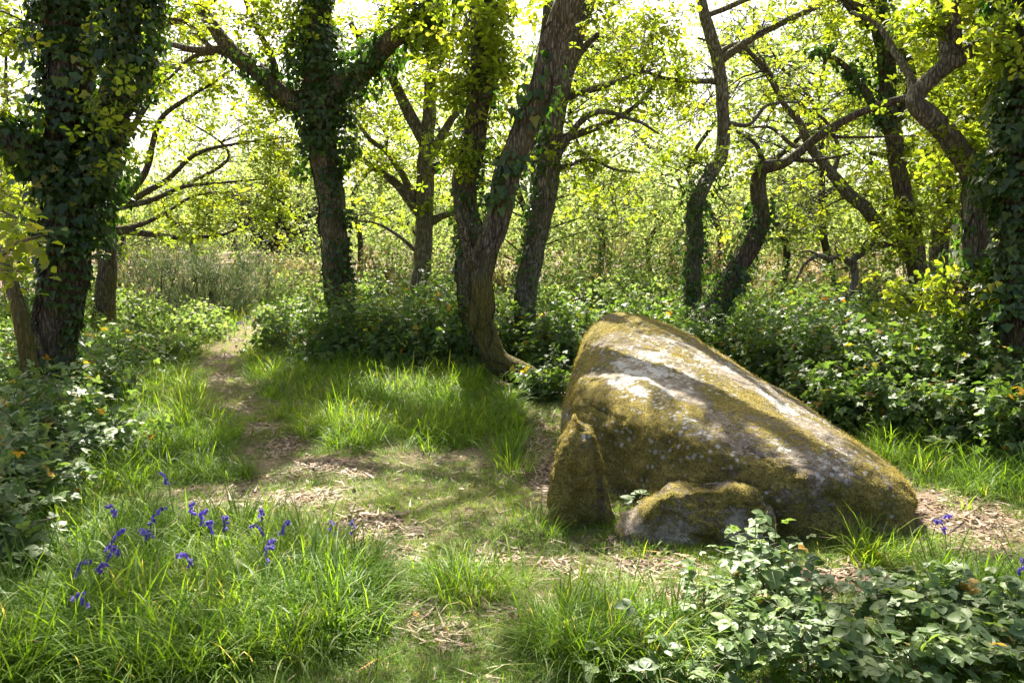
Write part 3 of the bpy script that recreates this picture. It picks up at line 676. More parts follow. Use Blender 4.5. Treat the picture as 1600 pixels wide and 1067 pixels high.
for f in ((985, 180, 10.3, 40, 40, 4, 6), (1010, 125, 10.2, 50, 40, 4, 6), (920, 260, 10.5, 50, 35, 5, 8), (960, 60, 10.2, 60, 50, 5, 9), (905, 180, 10.4, 25, 40, 3, 6), (925, 20, 10, 50, 40, 5, 9)): foliage(T7, *f, size=.11)
for f in ((720, 40, 9.2, 45, 60, 5, 11), (745, 220, 9.5, 30, 60, 4, 9), (770, 110, 9.4, 40, 70, 6, 10), (710, 250, 9.4, 30, 50, 4, 9), (800, 40, 9.6, 50, 60, 6, 10), (715, 130, 9.2, 30, 50, 4, 9)): foliage(T5, *f, size=.12)
# T8, T9: slender pair behind the boulder
T8 = tree('slender_oak', 'slender grey sinuous oak with an ivy sleeve round its foot, behind the boulder', [(1082, 540, 29), (1080, 460, 27), (1084, 380, 26), (1088, 320, 24), (1106, 278, 21), (1124, 245, 20), (1131, 200, 19), (1128, 140, 19), (1122, 95, 19), (1108, 50, 17), (1098, 5, 15), (1090, -90, 13), (1080, -260, 7)], 11.5, 'bark_grey', OAKS, 14, 1.3, .09, 19, .5)
ivy_on(T8, 0, .10, .40, 1500, .13, .075)
for pts in ([(1126, 100, 13), (1150, 78, 12), (1185, 55, 11), (1240, 28, 9), (1300, 0, 7)], [(1126, 127, 9), (1080, 126, 7), (1040, 122, 6), (1000, 108, 4)], [(1122, 85, 9), (1155, 70, 8, 11.7), (1180, 90, 7, 11.8), (1200, 110, 6, 12), (1220, 150, 5, 12)], [(1130, 190, 8), (1170, 195, 6), (1200, 165, 5), (1250, 160, 3)]): px_limb(T8, pts, 11.5, sides=7)
for f in ((1060, 60, 11.3, 60, 55, 5, 9), (1180, 30, 11.4, 60, 40, 6, 9), (1040, 150, 11.5, 40, 40, 4, 8), (1170, 140, 11.8, 50, 40, 5, 9), (1260, 30, 11.3, 60, 40, 5, 9), (1240, 160, 12, 50, 40, 5, 8), (1060, 250, 12, 40, 35, 4, 8), (1010, 40, 11.3, 40, 40, 4, 8)): foliage(T8, *f, size=.11)
T9 = tree('crooked_oak', 'crooked ivy-hung trunk bending right into one long level limb, behind the boulder', [(1100, 540, 40), (1122, 470, 34), (1150, 415, 30), (1178, 375, 27), (1188, 330, 25), (1188, 290, 24), (1194, 264, 22), (1225, 256, 15), (1250, 240, 14), (1290, 208, 13), (1340, 180, 11), (1385, 162, 10), (1440, 148, 8)], 9.8, 'bark_dark', OAKS, 14, 1.3, .1, 20, .6)
ivy_on(T9, 0, .05, .50, 1300, .09, .075)
for pts in ([(1196, 262, 9), (1180, 225, 6), (1150, 205, 5)], [(1235, 250, 7), (1270, 252, 6), (1310, 245, 4), (1330, 240, 3)], [(1290, 208, 6), (1310, 215, 5), (1360, 215, 4), (1430, 212, 3)]): px_limb(T9, pts, 9.8, sides=6)
for f in ((1180, 270, 9.6, 40, 40, 4, 8), (1260, 240, 9.8, 40, 30, 3, 6)): foliage(T9, *f, size=.10)
# T10..T15: right side
T10 = tree('sloping_oak', 'thin oak trunk sloping up to the left across the gap above the brambles', [(1480, 500, 27), (1452, 440, 25), (1415, 390, 22), (1370, 345, 20), (1330, 305, 19), (1296, 270, 16), (1268, 232, 14), (1250, 195, 11), (1225, 165, 9), (1195, 110, 8), (1150, 78, 6), (1090, 60, 3)], 12.5, 'bark_grey', OAKS, 12, 1.2, .1, 21, .3)
for pts in ([(1270, 230, 8), (1240, 228, 7), (1205, 200, 5), (1170, 200, 3)], [(1300, 275, 8), (1310, 235, 6), (1290, 190, 5), (1250, 165, 3)]): px_limb(T10, pts, 12.5, sides=6)
for pts in ([(1412, 392, 15), (1386, 380, 12, 12.2), (1362, 385, 11, 12), (1345, 398, 11, 11.9), (1334, 408, 12, 11.8), (1338, 430, 11, 11.8), (1333, 452, 10, 11.8), (1318, 466, 7, 11.7), (1300, 470, 5, 11.7), (1286, 464, 2, 11.7)], [(1334, 410, 10, 11.8), (1312, 402, 9, 11.7), (1296, 405, 8, 11.6), (1278, 400, 7, 11.6), (1258, 412, 5, 11.6), (1248, 430, 4, 11.6), (1240, 446, 1, 11.6)],
            [(1335, 452, 7, 11.8), (1350, 460, 6, 11.7), (1362, 472, 4, 11.7), (1356, 486, 1, 11.7)], [(1280, 401, 4, 11.6), (1262, 392, 3, 11.6), (1248, 398, 1, 11.6)], [(1345, 398, 4, 11.9), (1352, 378, 3, 11.9), (1372, 366, 1, 11.9)], [(1312, 402, 3, 11.7), (1305, 385, 2, 11.7), (1312, 370, 1, 11.7)]): px_limb(T10, pts, 11.8, 'dead_limb', 7)
for f in ((1300, 320, 12.6, 60, 40, 5, 9), (1230, 300, 12.8, 50, 40, 5, 9), (1380, 300, 12.6, 40, 60, 5, 9), (1190, 190, 12.6, 50, 40, 4, 8), (1340, 380, 12, 60, 40, 5, 9)): foliage(T10, *f, size=.12, spread=.27)
T11 = tree('upright_oak', 'upright ivy-covered oak rising behind the brambles on the right', [(1440, 470, 31), (1424, 370, 27), (1415, 330, 25), (1406, 270, 25), (1397, 210, 25), (1388, 140, 25), (1376, 60, 23), (1368, -20, 22), (1360, -150, 16), (1355, -330, 7)], 12.0, 'bark_dark', OAKS, 14, 1.2, .1, 22, .3)
b11 = px_limb(T11, [(1398, 225, 15), (1370, 170, 14), (1340, 125, 12), (1310, 95, 8), (1285, 85, 5), (1262, 92, 2)], 12.0, sides=9)
px_limb(T11, [(1402, 205, 12), (1425, 120, 12), (1390, 60, 10), (1340, 30, 8), (1310, -10, 6)], 12.0, sides=8)
ivy_on(T11, 0, .42, .95, 2200, .13, .09); ivy_on(T11, b11, .15, 1, 1300, .14, .085)
for f in ((1440, 60, 11.6, 50, 60, 6, 10), (1360, 40, 12, 50, 50, 5, 9), (1430, 250, 11.8, 40, 60, 5, 10), (1440, 340, 11.6, 40, 50, 5, 10), (1400, 400, 11.3, 50, 40, 5, 10)): foliage(T11, *f, size=.12)
T12 = tree('bent_mossy_oak', 'thick bent trunk with mossy elbow and limb swinging up to the right', [(1530, 560, 47), (1528, 500, 43), (1526, 420, 41), (1530, 345, 37), (1523, 280, 34), (1490, 225, 33), (1458, 185, 31), (1436, 152, 27), (1470, 112, 24), (1520, 78, 23), (1570, 42, 22), (1620, 0, 21), (1720, -90, 16)], 7.6, 'bark_grey', OAKS, 20, 1.2, .11, 23, .9)
px_limb(T12, [(1484, 102, 24), (1478, 60, 22, 7.7), (1468, 20, 20, 7.8), (1462, -60, 16, 7.9), (1450, -260, 8, 8)], 7.6, sides=10)
px_limb(T12, [(1436, 150, 15), (1425, 120, 13, 7.7), (1400, 85, 11, 7.9), (1370, 40, 8, 8.1), (1330, 20, 5, 8.2)], 7.6, sides=8)
px_limb(T12, [(1530, 300, 14), (1560, 340, 10, 7.4), (1580, 420, 8, 7.2)], 7.6, sides=8)
ivy_stems(T12, 0, 4, .010, .45); ivy_on(T12, 0, .0, .34, 1700, .22, .085); ivy_on(T12, 0, .3, .45, 120, .08, .08)
for f in ((1540, 20, 7.5, 60, 50, 5, 11), (1500, 250, 7.8, 50, 60, 5, 10), (1560, 150, 7.8, 50, 60, 6, 11), (1460, 60, 7.9, 50, 60, 5, 10), (1460, 470, 7.3, 50, 50, 5, 10), (1400, 470, 8, 50, 40, 4, 9)): foliage(T12, *f, size=.115)
T13 = tree('upright_oak', 'straight grey oak trunk behind the mossy elbow of the bent oak', [(1465, 480, 29), (1468, 400, 27), (1472, 320, 26), (1474, 240, 26), (1470, 160, 26), (1466, 80, 26), (1470, 0, 24), (1478, -120, 19), (1480, -300, 8)], 13, 'bark_grey', OAKS, 14, 1.2, .1, 24, .3)
px_limb(T13, [(1472, 250, 13), (1440, 238, 11), (1405, 245, 9), (1360, 240, 6)], 13, sides=8)
T15 = tree('twin_stem_oak', 'dark oak with two stems parting upward beyond the bent oak on the right', [(1530, 480, 36), (1530, 360, 34), (1530, 280, 34), (1528, 200, 34), (1540, 120, 32), (1560, 40, 28), (1575, -60, 24), (1590, -240, 10)], 12.5, 'bark_dark', OAKS, 14, 1.2, .1, 25, .3)
px_limb(T15, [(1528, 220, 26), (1545, 150, 24), (1575, 90, 22), (1585, 20, 20), (1595, -80, 14)], 12.3, sides=10)
ivy_on(T15, 0, .3, .8, 900, .12, .09)
for f in ((1490, 180, 12.6, 50, 60, 6, 11), (1570, 60, 12.2, 50, 60, 5, 11), (1500, 330, 12.6, 60, 50, 6, 10), (1580, 200, 12, 40, 60, 5, 10), (1440, 140, 13, 40, 50, 4, 9), (1510, 40, 12.6, 50, 60, 5, 10)): foliage(T15, *f, size=.125, spread=.27)
T14 = tree('ivy_clad_oak', 'massive trunk under a dark curtain of ivy at the right end of the bramble bank', [(1592, 600, 56), (1588, 520, 50), (1592, 440, 47), (1600, 350, 47), (1604, 260, 47), (1608, 160, 47), (1612, 50, 45), (1618, -90, 40), (1622, -300, 12)], 6.9, 'bark_dark', OAKS, 18, 1.25, .12, 26, .7)
ivy_stems(T14, 0, 4, .012, .6)
ivy_on(T14, 0, .06, .25, 700, .12, .08); ivy_on(T14, 0, .22, .9, 8200, .17, .078)
for f in ((1590, 60, 6.6, 40, 60, 4, 10),): foliage(T14, *f, size=.115)

# more fine leafy boughs across the top of the view
for t, fs in ((T7, ((960, 110, 11.5, 50, 50, 4, 8), (1000, 60, 11.5, 60, 50, 5, 8), (905, 60, 11.2, 40, 60, 4, 8), (935, 330, 11.6, 40, 30, 3, 6))), (T8, ((1090, 130, 12.4, 60, 60, 5, 8), (1140, 60, 12.2, 70, 50, 5, 8), (1210, 90, 12.2, 60, 50, 5, 7), (1300, 70, 12, 50, 50, 5, 7), (1160, 250, 12.6, 60, 40, 5, 7), (1030, 200, 12.6, 50, 50, 4, 7))),
               (T10, ((1260, 130, 13, 60, 50, 5, 8), (1330, 190, 13, 50, 50, 5, 8), (1250, 330, 13, 60, 40, 5, 9))), (T11, ((1320, 150, 12.6, 40, 40, 4, 8), (1330, 20, 12.4, 60, 40, 5, 8), (1460, 160, 12.2, 50, 60, 5, 9))), (T15, ((1560, 300, 12, 50, 60, 5, 10), (1450, 300, 13, 50, 60, 5, 10))),
               (T4, ((620, 30, 14, 60, 50, 5, 9), (545, 90, 14, 50, 50, 5, 9), (760, 60, 14, 40, 60, 4, 8), (800, 160, 14, 40, 60, 4, 8), (790, 260, 14, 40, 50, 4, 8))), (T2, ((230, 140, 13.5, 60, 60, 5, 9), (430, 150, 13.5, 60, 60, 6, 9), (460, 60, 13.5, 50, 50, 5, 9), (390, 190, 13.2, 60, 40, 5, 9), (300, 20, 13, 70, 50, 5, 9)))):
    for f in fs:
        foliage(t, *f, size=.115, spread=.28)
        if t in (T7, T8, T10, T11): foliage(t, f[0] + rng.normal() * 40, f[1] + rng.normal() * 30, f[2] + .8, *f[3:], size=.11, spread=.3)
# ------------------------------------------------------------------ crown leaves added out of view for shade, gaps cut for sun flecks
LIT = []
for (px, py, rx, ry, z) in ((470, 955, 110, 75, .15), (330, 890, 90, 35, .15), (570, 1010, 60, 45, .1), (420, 782, 130, 24, 0), (575, 820, 62, 24, 0), (470, 705, 75, 26, 0), (560, 645, 85, 45, .15), (800, 650, 32, 55, .25),
        (690, 900, 90, 38, .1), (790, 905, 50, 32, .1), (880, 888, 34, 14, 0), (650, 950, 50, 50, 0), (1010, 885, 60, 18, 0), (1110, 985, 150, 85, .35), (1190, 890, 100, 45, .3), (1480, 805, 80, 45, 0), (1520, 850, 60, 25, 0), (30, 840, 60, 90, .3), (150, 650, 90, 30, .3),
        (345, 560, 45, 20, 0), (420, 522, 50, 18, 0), (250, 520, 120, 30, .4), (580, 510, 80, 24, .6), (700, 505, 40, 18, .6), (1300, 560, 150, 40, .6), (1190, 520, 80, 30, .6), (1380, 660, 60, 25, .4), (1470, 680, 30, 30, .3), (1540, 770, 40, 20, 0), (640, 715, 40, 20, .1), (1050, 930, 40, 20, 0), (90, 880, 50, 30, .3), (40, 700, 40, 40, .3), (1250, 590, 60, 25, .8), (1400, 590, 60, 25, .9), (1500, 640, 40, 20, .8), (1330, 650, 50, 15, .6), (1400, 680, 50, 20, .5), (1480, 700, 50, 20, .5), (1270, 620, 40, 15, .5), (1560, 700, 40, 20, .6), (1450, 620, 50, 20, .9), (1350, 610, 50, 20, .8), (1120, 540, 60, 20, .7), (870, 590, 30, 15, .5), (760, 730, 40, 12, .1), (700, 780, 40, 10, .1), (780, 820, 40, 12, .05), (520, 690, 30, 12, .1), (660, 660, 30, 12, .2), (1000, 950, 50, 25, .2), (880, 960, 40, 20, .15), (200, 780, 50, 15, .3), (250, 660, 40, 14, .2), (360, 690, 40, 12, .2)):
    c = G(px, py); kx = c[1] / FPX; ky = c[1] ** 2 / (CAM_H * FPX); LIT.append((c[0], c[1], c[2] + z, rx * kx, max(ry * ky, .08), 1.0))
for (px, py, Yc, rx, ryy, pr) in ((1090, 580, 6.1, .55, .9, .98), (1000, 560, 6.6, .45, .9, .98), (1300, 690, 5.2, .4, .35, .98), (905, 560, 6.8, .2, .8, .98), (1180, 640, 5.5, .45, .4, .9), (1010, 500, 7.7, .5, .4, .98), (1130, 560, 6.7, .4, .6, .98)):
    c = P(px, py, Yc); LIT.append((c[0], c[1], c[2], rx, ryy, pr))
LIT = np.array(LIT)
def lit_prob(pos):
    out = np.zeros(len(pos))
    for (x, y, z, rx, ry, pr) in LIT:
        s = (pos[:, 2] - z) / SUN[2]; gx_ = pos[:, 0] - SUN[0] * s; gy_ = pos[:, 1] - SUN[1] * s
        d = ((gx_ - x) / rx) ** 2 + ((gy_ - y) / ry) ** 2
        out = np.maximum(out, pr * smooth(1.25, .8, d) * (s > 0))
    return out
hosts = [t for t in (T1, T3, T4, T5, T6, T7, T8, T11, T12, T13, T14, T15, T2)]
tips = []
for t in hosts:                                             # limbs above the frame spread out over the clearing
    C, R = t.limbs[0]; hi = np.where(C[:, 2] > 4.6)[0]
    if len(hi) < 4: hi = np.arange(len(C) * 2 // 3, len(C))
    nl = 2 if t in (T5, T6, T7) else 4
    for k in range(nl):
        i0 = hi[int((k + .5) / nl * (len(hi) - 1))]; s = C[i0]; az = k * 2.4 + t.seed
        e = s + np.array([math.cos(az), math.sin(az), .35]) * rng.uniform(1.6, 2.6); e[2] += .5
        if e[2] < 5.6: e[2] = 5.6 + rng.random()
        m_ = (s + e) / 2 + rng.normal(size=3) * .15
        limb(t, np.array([[*s, R[i0] * .55], [*m_, R[i0] * .4 + .005], [*e, .012]]), 'limb', 7)
trunk_xy = [np.concatenate([C for C, R in t.limbs]) for t in hosts]
def shade(n, xr, yr, hr, seedn, dens):
    gpt = np.c_[rng.uniform(*xr, n), rng.uniform(*yr, n), np.zeros(n)]; h = rng.uniform(*hr, n)
    clump = fbm(np.c_[gpt[:, :2] * 1.7, h * .12], 3, seedn) + dens
    pos = gpt + SUN[None] * (h / SUN[2])[:, None]
    ok = (clump > 0) & (rng.random(n) > lit_prob(pos))
    # keep it above what the picture shows
    el = (pos[:, 2] - CAM_H) / np.hypot(pos[:, 0], pos[:, 1]); ok &= el > .40
    pos = pos[ok]
    which = np.array([min(range(len(hosts)), key=lambda k: np.min(((trunk_xy[k][::12] - p) ** 2).sum(1))) for p in pos])
    for k, t in enumerate(hosts):
        for p in pos[which == k]: t.ros.append(p); t.ros_s.append((.125, 4))
shade(10200, (-7.5, 7.5), (1.5, 11.5), (4.8, 7.6), 301, .24)  # unseen leaf clumps placed to shade the clearing, left open toward lit patches

# twigs and leaf clumps of every tree, the added shade leaves among them
for t in SRC:
    mbs = t.crown
    if t.ros:
        okr = rng.random(len(t.ros)) > lit_prob(np.array(t.ros)) * .75  # leaves dropped where they would block the chosen sun patches
        t.ros = [p for p, k_ in zip(t.ros, okr) if k_]; t.ros_s = [p for p, k_ in zip(t.ros_s, okr) if k_]
        pos = np.array(t.ros); ss = np.array([s for s, l in t.ros_s]); lod = np.array([l for s, l in t.ros_s]); n = len(pos)
        R = frames(rand_dir(n, 0, 1), np.array([[0, 0, 1.]]) + rng.normal(size=(n, 3)) * .45)
        r = np.clip(rng.beta(2, 2, n), 0, 1)
        near = (np.linalg.norm(pos, axis=1) < 10.3) & (lod == 8)
        scatter_multi(mbs, ROS8, pos[near], R[near], ss[near], r[near]); scatter_multi(mbs, ROS4, pos[~near], R[~near], ss[~near], r[~near])
    if mbs.n: mbs.build('crown', M['oak'], t.root, stuff=True, origin=t.loc)
    if t.tw.n: t.tw.build('fine_branches', M['twig'], t.root, True, stuff=True, origin=t.loc)
    if t.ivy.n: t.iv = t.ivy.build('ivy', M['ivy'], t.root, stuff=True, origin=t.loc)

# single leaves large enough to pick out
def leaf_meshes(tpl, name, mat, nvar=8, vals=None):
    return [MB().add(tpl[0], tpl[1], None, np.full(len(tpl[0]), (k + .5) / nvar if vals is None else vals[k])).mesh(name, mat) for k in range(nvar)]
IVYM = leaf_meshes(IVY, 'ivy_leaf', M['ivy'], 8, [.1, .25, .4, .5, .6, .7, .85, .97])
OAKM = leaf_meshes(OAK_HERO, 'oak_leaf', M['oak'])
BRAM = leaf_meshes(TRI_HERO, 'bramble_leaf', M['bramble_lit_tint'], 16, [.05, .15, .22, .3, .36, .42, .5, .56, .62, .68, .75, .8, .85, .9, .93, .985])
def place(me, name, parent, loc, R, s, ploc):
    o = bpy.data.objects.new(name, me); COL.objects.link(o); o.parent = parent
    m4 = Matrix([[R[i][j] * s for j in range(3)] + [loc[i] - ploc[i]] for i in range(3)] + [[0, 0, 0, 1]])
    o.matrix_local = m4; return o
def ivy_singles(t, li, t0, t1, n, off, size):
    C, R = t.limbs[li]; N = len(C); k = np.clip(((t0 + (t1 - t0) * rng.random(n)) * (N - 1)).astype(int), 1, N - 2)
    d = unit(np.c_[rng.normal(size=n) * .9, -np.abs(rng.normal(size=n)) - .2, rng.normal(size=n) * .2])
    pos = C[k] + d * (R[k] + off * rng.uniform(.9, 1.5, n))[:, None]
    fr = frames(unit(np.array([0, 0, -1.]) + d * .4 + rng.normal(size=(n, 3)) * .4), d + np.array([0, 0, .3]) + rng.normal(size=(n, 3)) * .3)
    for j in range(n): place(IVYM[rng.integers(0, 8) if rng.random() < .5 else rng.integers(0, 5)], 'ivy_leaf', t.iv, pos[j], fr[j], size * rng.uniform(.75, 1.25), t.loc)
ivy_singles(T1, 0, .30, .60, 200, .19, .075); ivy_singles(T1, 1, 0, .6, 90, .15, .075)
ivy_singles(T14, 0, .25, .6, 130, .15, .07); ivy_singles(T6, 0, .36, .46, 26, .05, .12); ivy_singles(T6, 0, .52, .6, 14, .05, .12)
# fresh oak leaves of the sapling at the left
for li, nleaf in ((1, 60), (2, 50), (3, 40)):
    C, R = T1b.limbs[li]
    for j in range(nleaf):
        k = int(len(C) * (.25 + .75 * rng.random() ** .7)) - 1; p = C[k] + rng.normal(size=3) * .08
        tn = unit(rng.normal(size=3) * np.array([1, 1, .5]) + np.array([.3, -.2, -.1])); nr = np.array([0, -.2, 1.]) + rng.normal(size=3) * .4
        place(OAKM[rng.integers(2, 8)], 'oak_leaf', T1b.root, p, frames(tn[None], nr[None])[0], rng.uniform(.08, .13), T1b.loc)

# ------------------------------------------------------------------ background trees, shrubs and thickets
def bush(name, label, cat, c, ra, n, tpl, size, mat, group=None, stems=5, stem_mat='twig', up=.6, shell=.55, part='foliage', stem_r=.012, holes=0.0, stem_up=False, rag=.38, sprays=0):
    """a shrub: stems from the ground and leaves through its volume, denser at the surface"""
    c = np.asarray(c, float); ra = np.asarray(ra, float); zg = gz1(c[0], c[1]); loc = (c[0], c[1], zg)
    root = thing(name, loc, label, cat, group)
    d = unit(rng.normal(size=(n, 3))); d[:, 2] = np.abs(d[:, 2]) * np.where(rng.random(n) < .85, 1, -.15)
    rad = 1 - (1 - shell) * rng.random(n) ** 1.5 * 1.4
    lum = 1 + rag * fbm(d * 2.1 + c, 3, 3) + (.16 + (rag - .38)) * vnoise(d * 6 + c, 8)
    pos = c * np.array([1, 1, 0]) + d * ra * (rad * lum)[:, None]; pos[:, 2] += zg + .02
    keep = np.ones(n, bool)
    if holes: keep = fbm(pos * 2.6 / max(ra.max(), .6), 3, 12) > holes - .35
    pos, d = pos[keep], d[keep]; n = len(pos)
    pos[:, 2] = np.maximum(pos[:, 2], gz(pos[:, 0], pos[:, 1]) + .02)
    R = frames(unit(rng.normal(size=(n, 3)) + d * .5 + (np.array([0, 0, 1.4]) if stem_up else 0)), d * .8 + np.array([0, 0, up]) + rng.normal(size=(n, 3)) * .45)
    mb = MB(); scatter_multi(mb, tpl, pos, R, size * rng.uniform(.6, 1.3, n), np.clip(rng.random(n) ** 1.05, 0, 1))
    arcs = []
    for k in range(sprays):                                 # loose shoots that stand out of the mound
        j = rng.integers(0, n); a0 = pos[j]; az = rng.random() * 6.28; L_ = rng.uniform(.2, .55)
        e = a0 + np.array([math.cos(az) * L_ * .6, math.sin(az) * L_ * .6, L_ * rng.uniform(.25, .85)]); m_ = (a0 + e) / 2 + np.array([0, 0, L_ * .18])
        C = catmull(np.array([a0, m_, e]), .05); arcs.append(C); q = C[rng.integers(len(C) // 4, len(C), 11)] + rng.normal(size=(11, 3)) * .03
        scatter_multi(mb, tpl, q, frames(rand_dir(11, 0), np.array([[0, 0, 1.]]) + rng.normal(size=(11, 3)) * .4), size * rng.uniform(.5, 1.1, 11))
    mb.build(part, mat, root, stuff=True, origin=loc)
    sm = MB()
    for C in arcs: tube(sm, C, np.linspace(.004, .002, len(C)), 4, r=rng.random())
    for k in range(stems):
        dd = unit(rng.normal(size=3)); dd[2] = abs(dd[2]) + .5; e = np.array([*c[:2], zg]) + dd * ra * rng.uniform(.7, 1.05) / np.linalg.norm(dd)
        b0 = np.array([c[0], c[1], zg - .05]) + np.array([rng.normal() * ra[0] * .3, rng.normal() * ra[1] * .3, 0]); 
        mid = (b0 + e) / 2 + rng.normal(size=3) * ra * .15; mid[2] += ra[2] * .15
        C = catmull(np.array([b0, mid, e]), .12); tube(sm, C, np.linspace(stem_r, stem_r * .35, len(C)), 5, r=rng.random())
    if stems: sm.build('stem', M[stem_mat], root, True, stuff=stems > 1, origin=loc)
    return root
BG = 'bramble mounds banked round the clearing'
def bramble(px, py, Yc, rx, rz, n, label, group=BG, ryd=None, near=False):
    p = P(px, py, Yc); k = Yc / FPX
    ra = (rx * k, ryd if ryd else rx * k * .8, rz * k)
    return bush('bramble_thicket', label, 'bramble', (p[0], Yc, 0), ra, int(n * (1.9 if near else 2.3)), [TRI4, TRI2] if near else [TRI2],   .072, M['bramble_lit_tint' if near else 'bramble'], group, 9, 'cane', .9, .6, 'foliage', .006, 0, False, .62, int(8 + n * .02))  # near mounds take the leaf colour with sunlight painted in
LB = 'bramble mound spilling round the foot of the ivy-wrapped oak left of the path'
for a, lb in zip(((20, 640, 7.0, 90, 85, 900), (150, 640, 7.6, 70, 70, 700), (60, 720, 5.9, 110, 110, 1200), (-10, 800, 4.7, 110, 130, 900), (150, 700, 6.1, 70, 60, 500), (-40, 900, 3.9, 90, 130, 600), (120, 590, 8.6, 70, 60, 500), (175, 560, 9.6, 60, 55, 450), (30, 580, 8.8, 80, 90, 600)), ('bramble mound at the leaning sapling and ivy-wrapped trunk foot', 'bramble mound against the right foot of the ivy-wrapped oak', 'wide bramble mound in front of the ivy-wrapped oak with sticks in it', 'bramble mound behind the pale bramble sprays at the thicket edge', 'low bramble mound between the ivy-wrapped oak and the grassy path', 'bramble mound beside the pale bramble sprays near the bluebells', 'small bramble mound just behind the ivy-wrapped oak', 'small bramble mound between the ivy-wrapped oak and the pale scrub', 'dark bramble mound behind the leaning sapling')): bramble(*a, lb, near=True)
MBk = 'bramble mound between the ivy oak by the path and the leaning curved trunk'
for a, lb in zip(((455, 540, 11.2, 70, 70, 700), (545, 550, 10.6, 90, 95, 1100), (640, 560, 10.2, 90, 110, 1200), (715, 560, 9.8, 70, 105, 900), (600, 520, 11.8, 100, 90, 900), (690, 500, 11.6, 70, 100, 700)), ('low bramble mound beside the path at the foot of the tall ivy oak', 'bramble mound just right of the tall ivy oak foot', 'big bramble mound in front of the pale many-armed oak', 'bramble mound touching the foot of the ivy-patched straight trunk', 'bramble mound between the tall ivy oak and the many-armed oak', 'bramble mound behind the ivy-patched trunk and many-armed oak')): bramble(*a, lb)
BB = 'bramble mound behind the high end of the fallen boulder'
for a, lb in zip(((800, 560, 10.4, 60, 80, 700), (875, 560, 9.6, 60, 85, 800), (900, 520, 11.2, 80, 85, 800), (850, 610, 8.2, 40, 45, 260)), ('bramble mound behind the elbow of the leaning trunk', 'bramble mound between the leaning trunk and the high end of the boulder', 'bramble mound behind the high end of the fallen boulder', 'small bramble clump at the elbow foot of the leaning trunk')): bramble(*a, lb)
RB = 'bramble mound in the tall green bank right of the fallen boulder'
for a, lb in zip(((1010, 530, 10.6, 80, 90, 900), (1120, 560, 9.4, 90, 95, 1100), (1220, 570, 8.8, 90, 105, 1300), (1310, 600, 8.2, 90, 120, 1400), (1400, 630, 7.7, 90, 130, 1400), (1490, 640, 7.3, 80, 140, 1300), (1590, 660, 6.7, 80, 150, 1200), (1280, 530, 10.6, 120, 110, 1300), (1420, 540, 9.6, 110, 110, 1200), (1160, 520, 11.5, 110, 90, 900), (1540, 560, 9.0, 100, 120, 900), (1330, 640, 7.0, 60, 75, 800), (1415, 680, 6.7, 70, 80, 900), (1510, 700, 6.4, 70, 90, 900), (1600, 730, 5.9, 70, 110, 800), (1270, 610, 7.6, 50, 70, 600)), ('bramble mound rising just behind the peak of the fallen boulder', 'bramble mound at the foot of the two ivy-sleeved slender trunks', 'bramble mound behind the middle of the boulder back', 'bramble mound under the dark crooked dead branch', 'bramble mound behind the low end of the boulder', 'bramble mound at the foot of the bent mossy oak', 'tall shaded bramble mound at the foot of the massive ivy-curtained trunk', 'sunny bramble mound behind the crooked dead branch', 'bramble mound between the sloping oak and the bent mossy oak', 'bramble mound behind the two ivy-sleeved slender trunks', 'bramble mound in the gap between bent oak and ivy-curtained trunk', 'loose bramble mound hugging the low back edge of the boulder', 'loose bramble mound at the grass strip behind the bare lit soil', 'loose bramble mound before the foot of the bent mossy oak', 'loose bramble mound spilling toward the bare soil below the ivy-curtained trunk', 'small bramble mound pressed against the back flank of the boulder')): bramble(*a, lb)
# gorse, dry shrubs and pale saplings beyond the path
GG = 'gorse bushes beyond the path'
for a, lb in zip(((335, 500, 15, 75, 105, 5200), (265, 490, 16, 80, 110, 4200), (390, 480, 17, 50, 80, 2600)), ('big grey-green spiny gorse bush just left of the path end', 'spiny gorse bush beneath the level branches of the spreading oak', 'small spiny gorse bush close to the dark evergreens beyond the path')):
    p = P(a[0], a[1], a[2]); k = a[2] / FPX
    bush('gorse_bush', lb, 'shrub', (p[0], a[2], 0), (a[3] * k, a[3] * k * .8, a[4] * k), int(a[5] * 2.2), [SPINE], .17, M['gorse'], GG, 26, 'twig', .2, .25, 'foliage', .010, .12, True, .62)
DD = 'dry brown shrubs in the scrub beyond the clearing'
for a in ((190, 470, 17, 70, 100, 2600), (460, 470, 20, 60, 55, 1800), (590, 460, 19, 60, 70, 1800), (780, 460, 20, 60, 90, 1800), (900, 450, 19, 60, 90, 1800), (960, 430, 22, 70, 100, 1800), (1080, 440, 20, 60, 110, 1900), (1150, 430, 19, 60, 120, 2000), (1240, 430, 20, 70, 90, 1700), (1330, 440, 18, 60, 80, 1500), (690, 450, 22, 60, 70, 1400), (460, 430, 26, 70, 60, 1500), (240, 420, 24, 90, 80, 1500)):
    p = P(a[0], a[1], a[2]); k = a[2] / FPX
    bush('dry_shrub', 'twiggy brownish shrub in the open scrub beyond the clearing', 'shrub', (p[0], a[2], 0), (a[3] * k, a[3] * k * .8, a[4] * k), a[5], [DIA, SPINE], .13, M['dry'], DD, 16, 'twig', .3, .3, 'foliage', .012, .1, True)
PS = 'pale green scrub bushes beyond the clearing'
lab = 'pale yellow-green leafy bush in the open scrub well beyond the brambles'
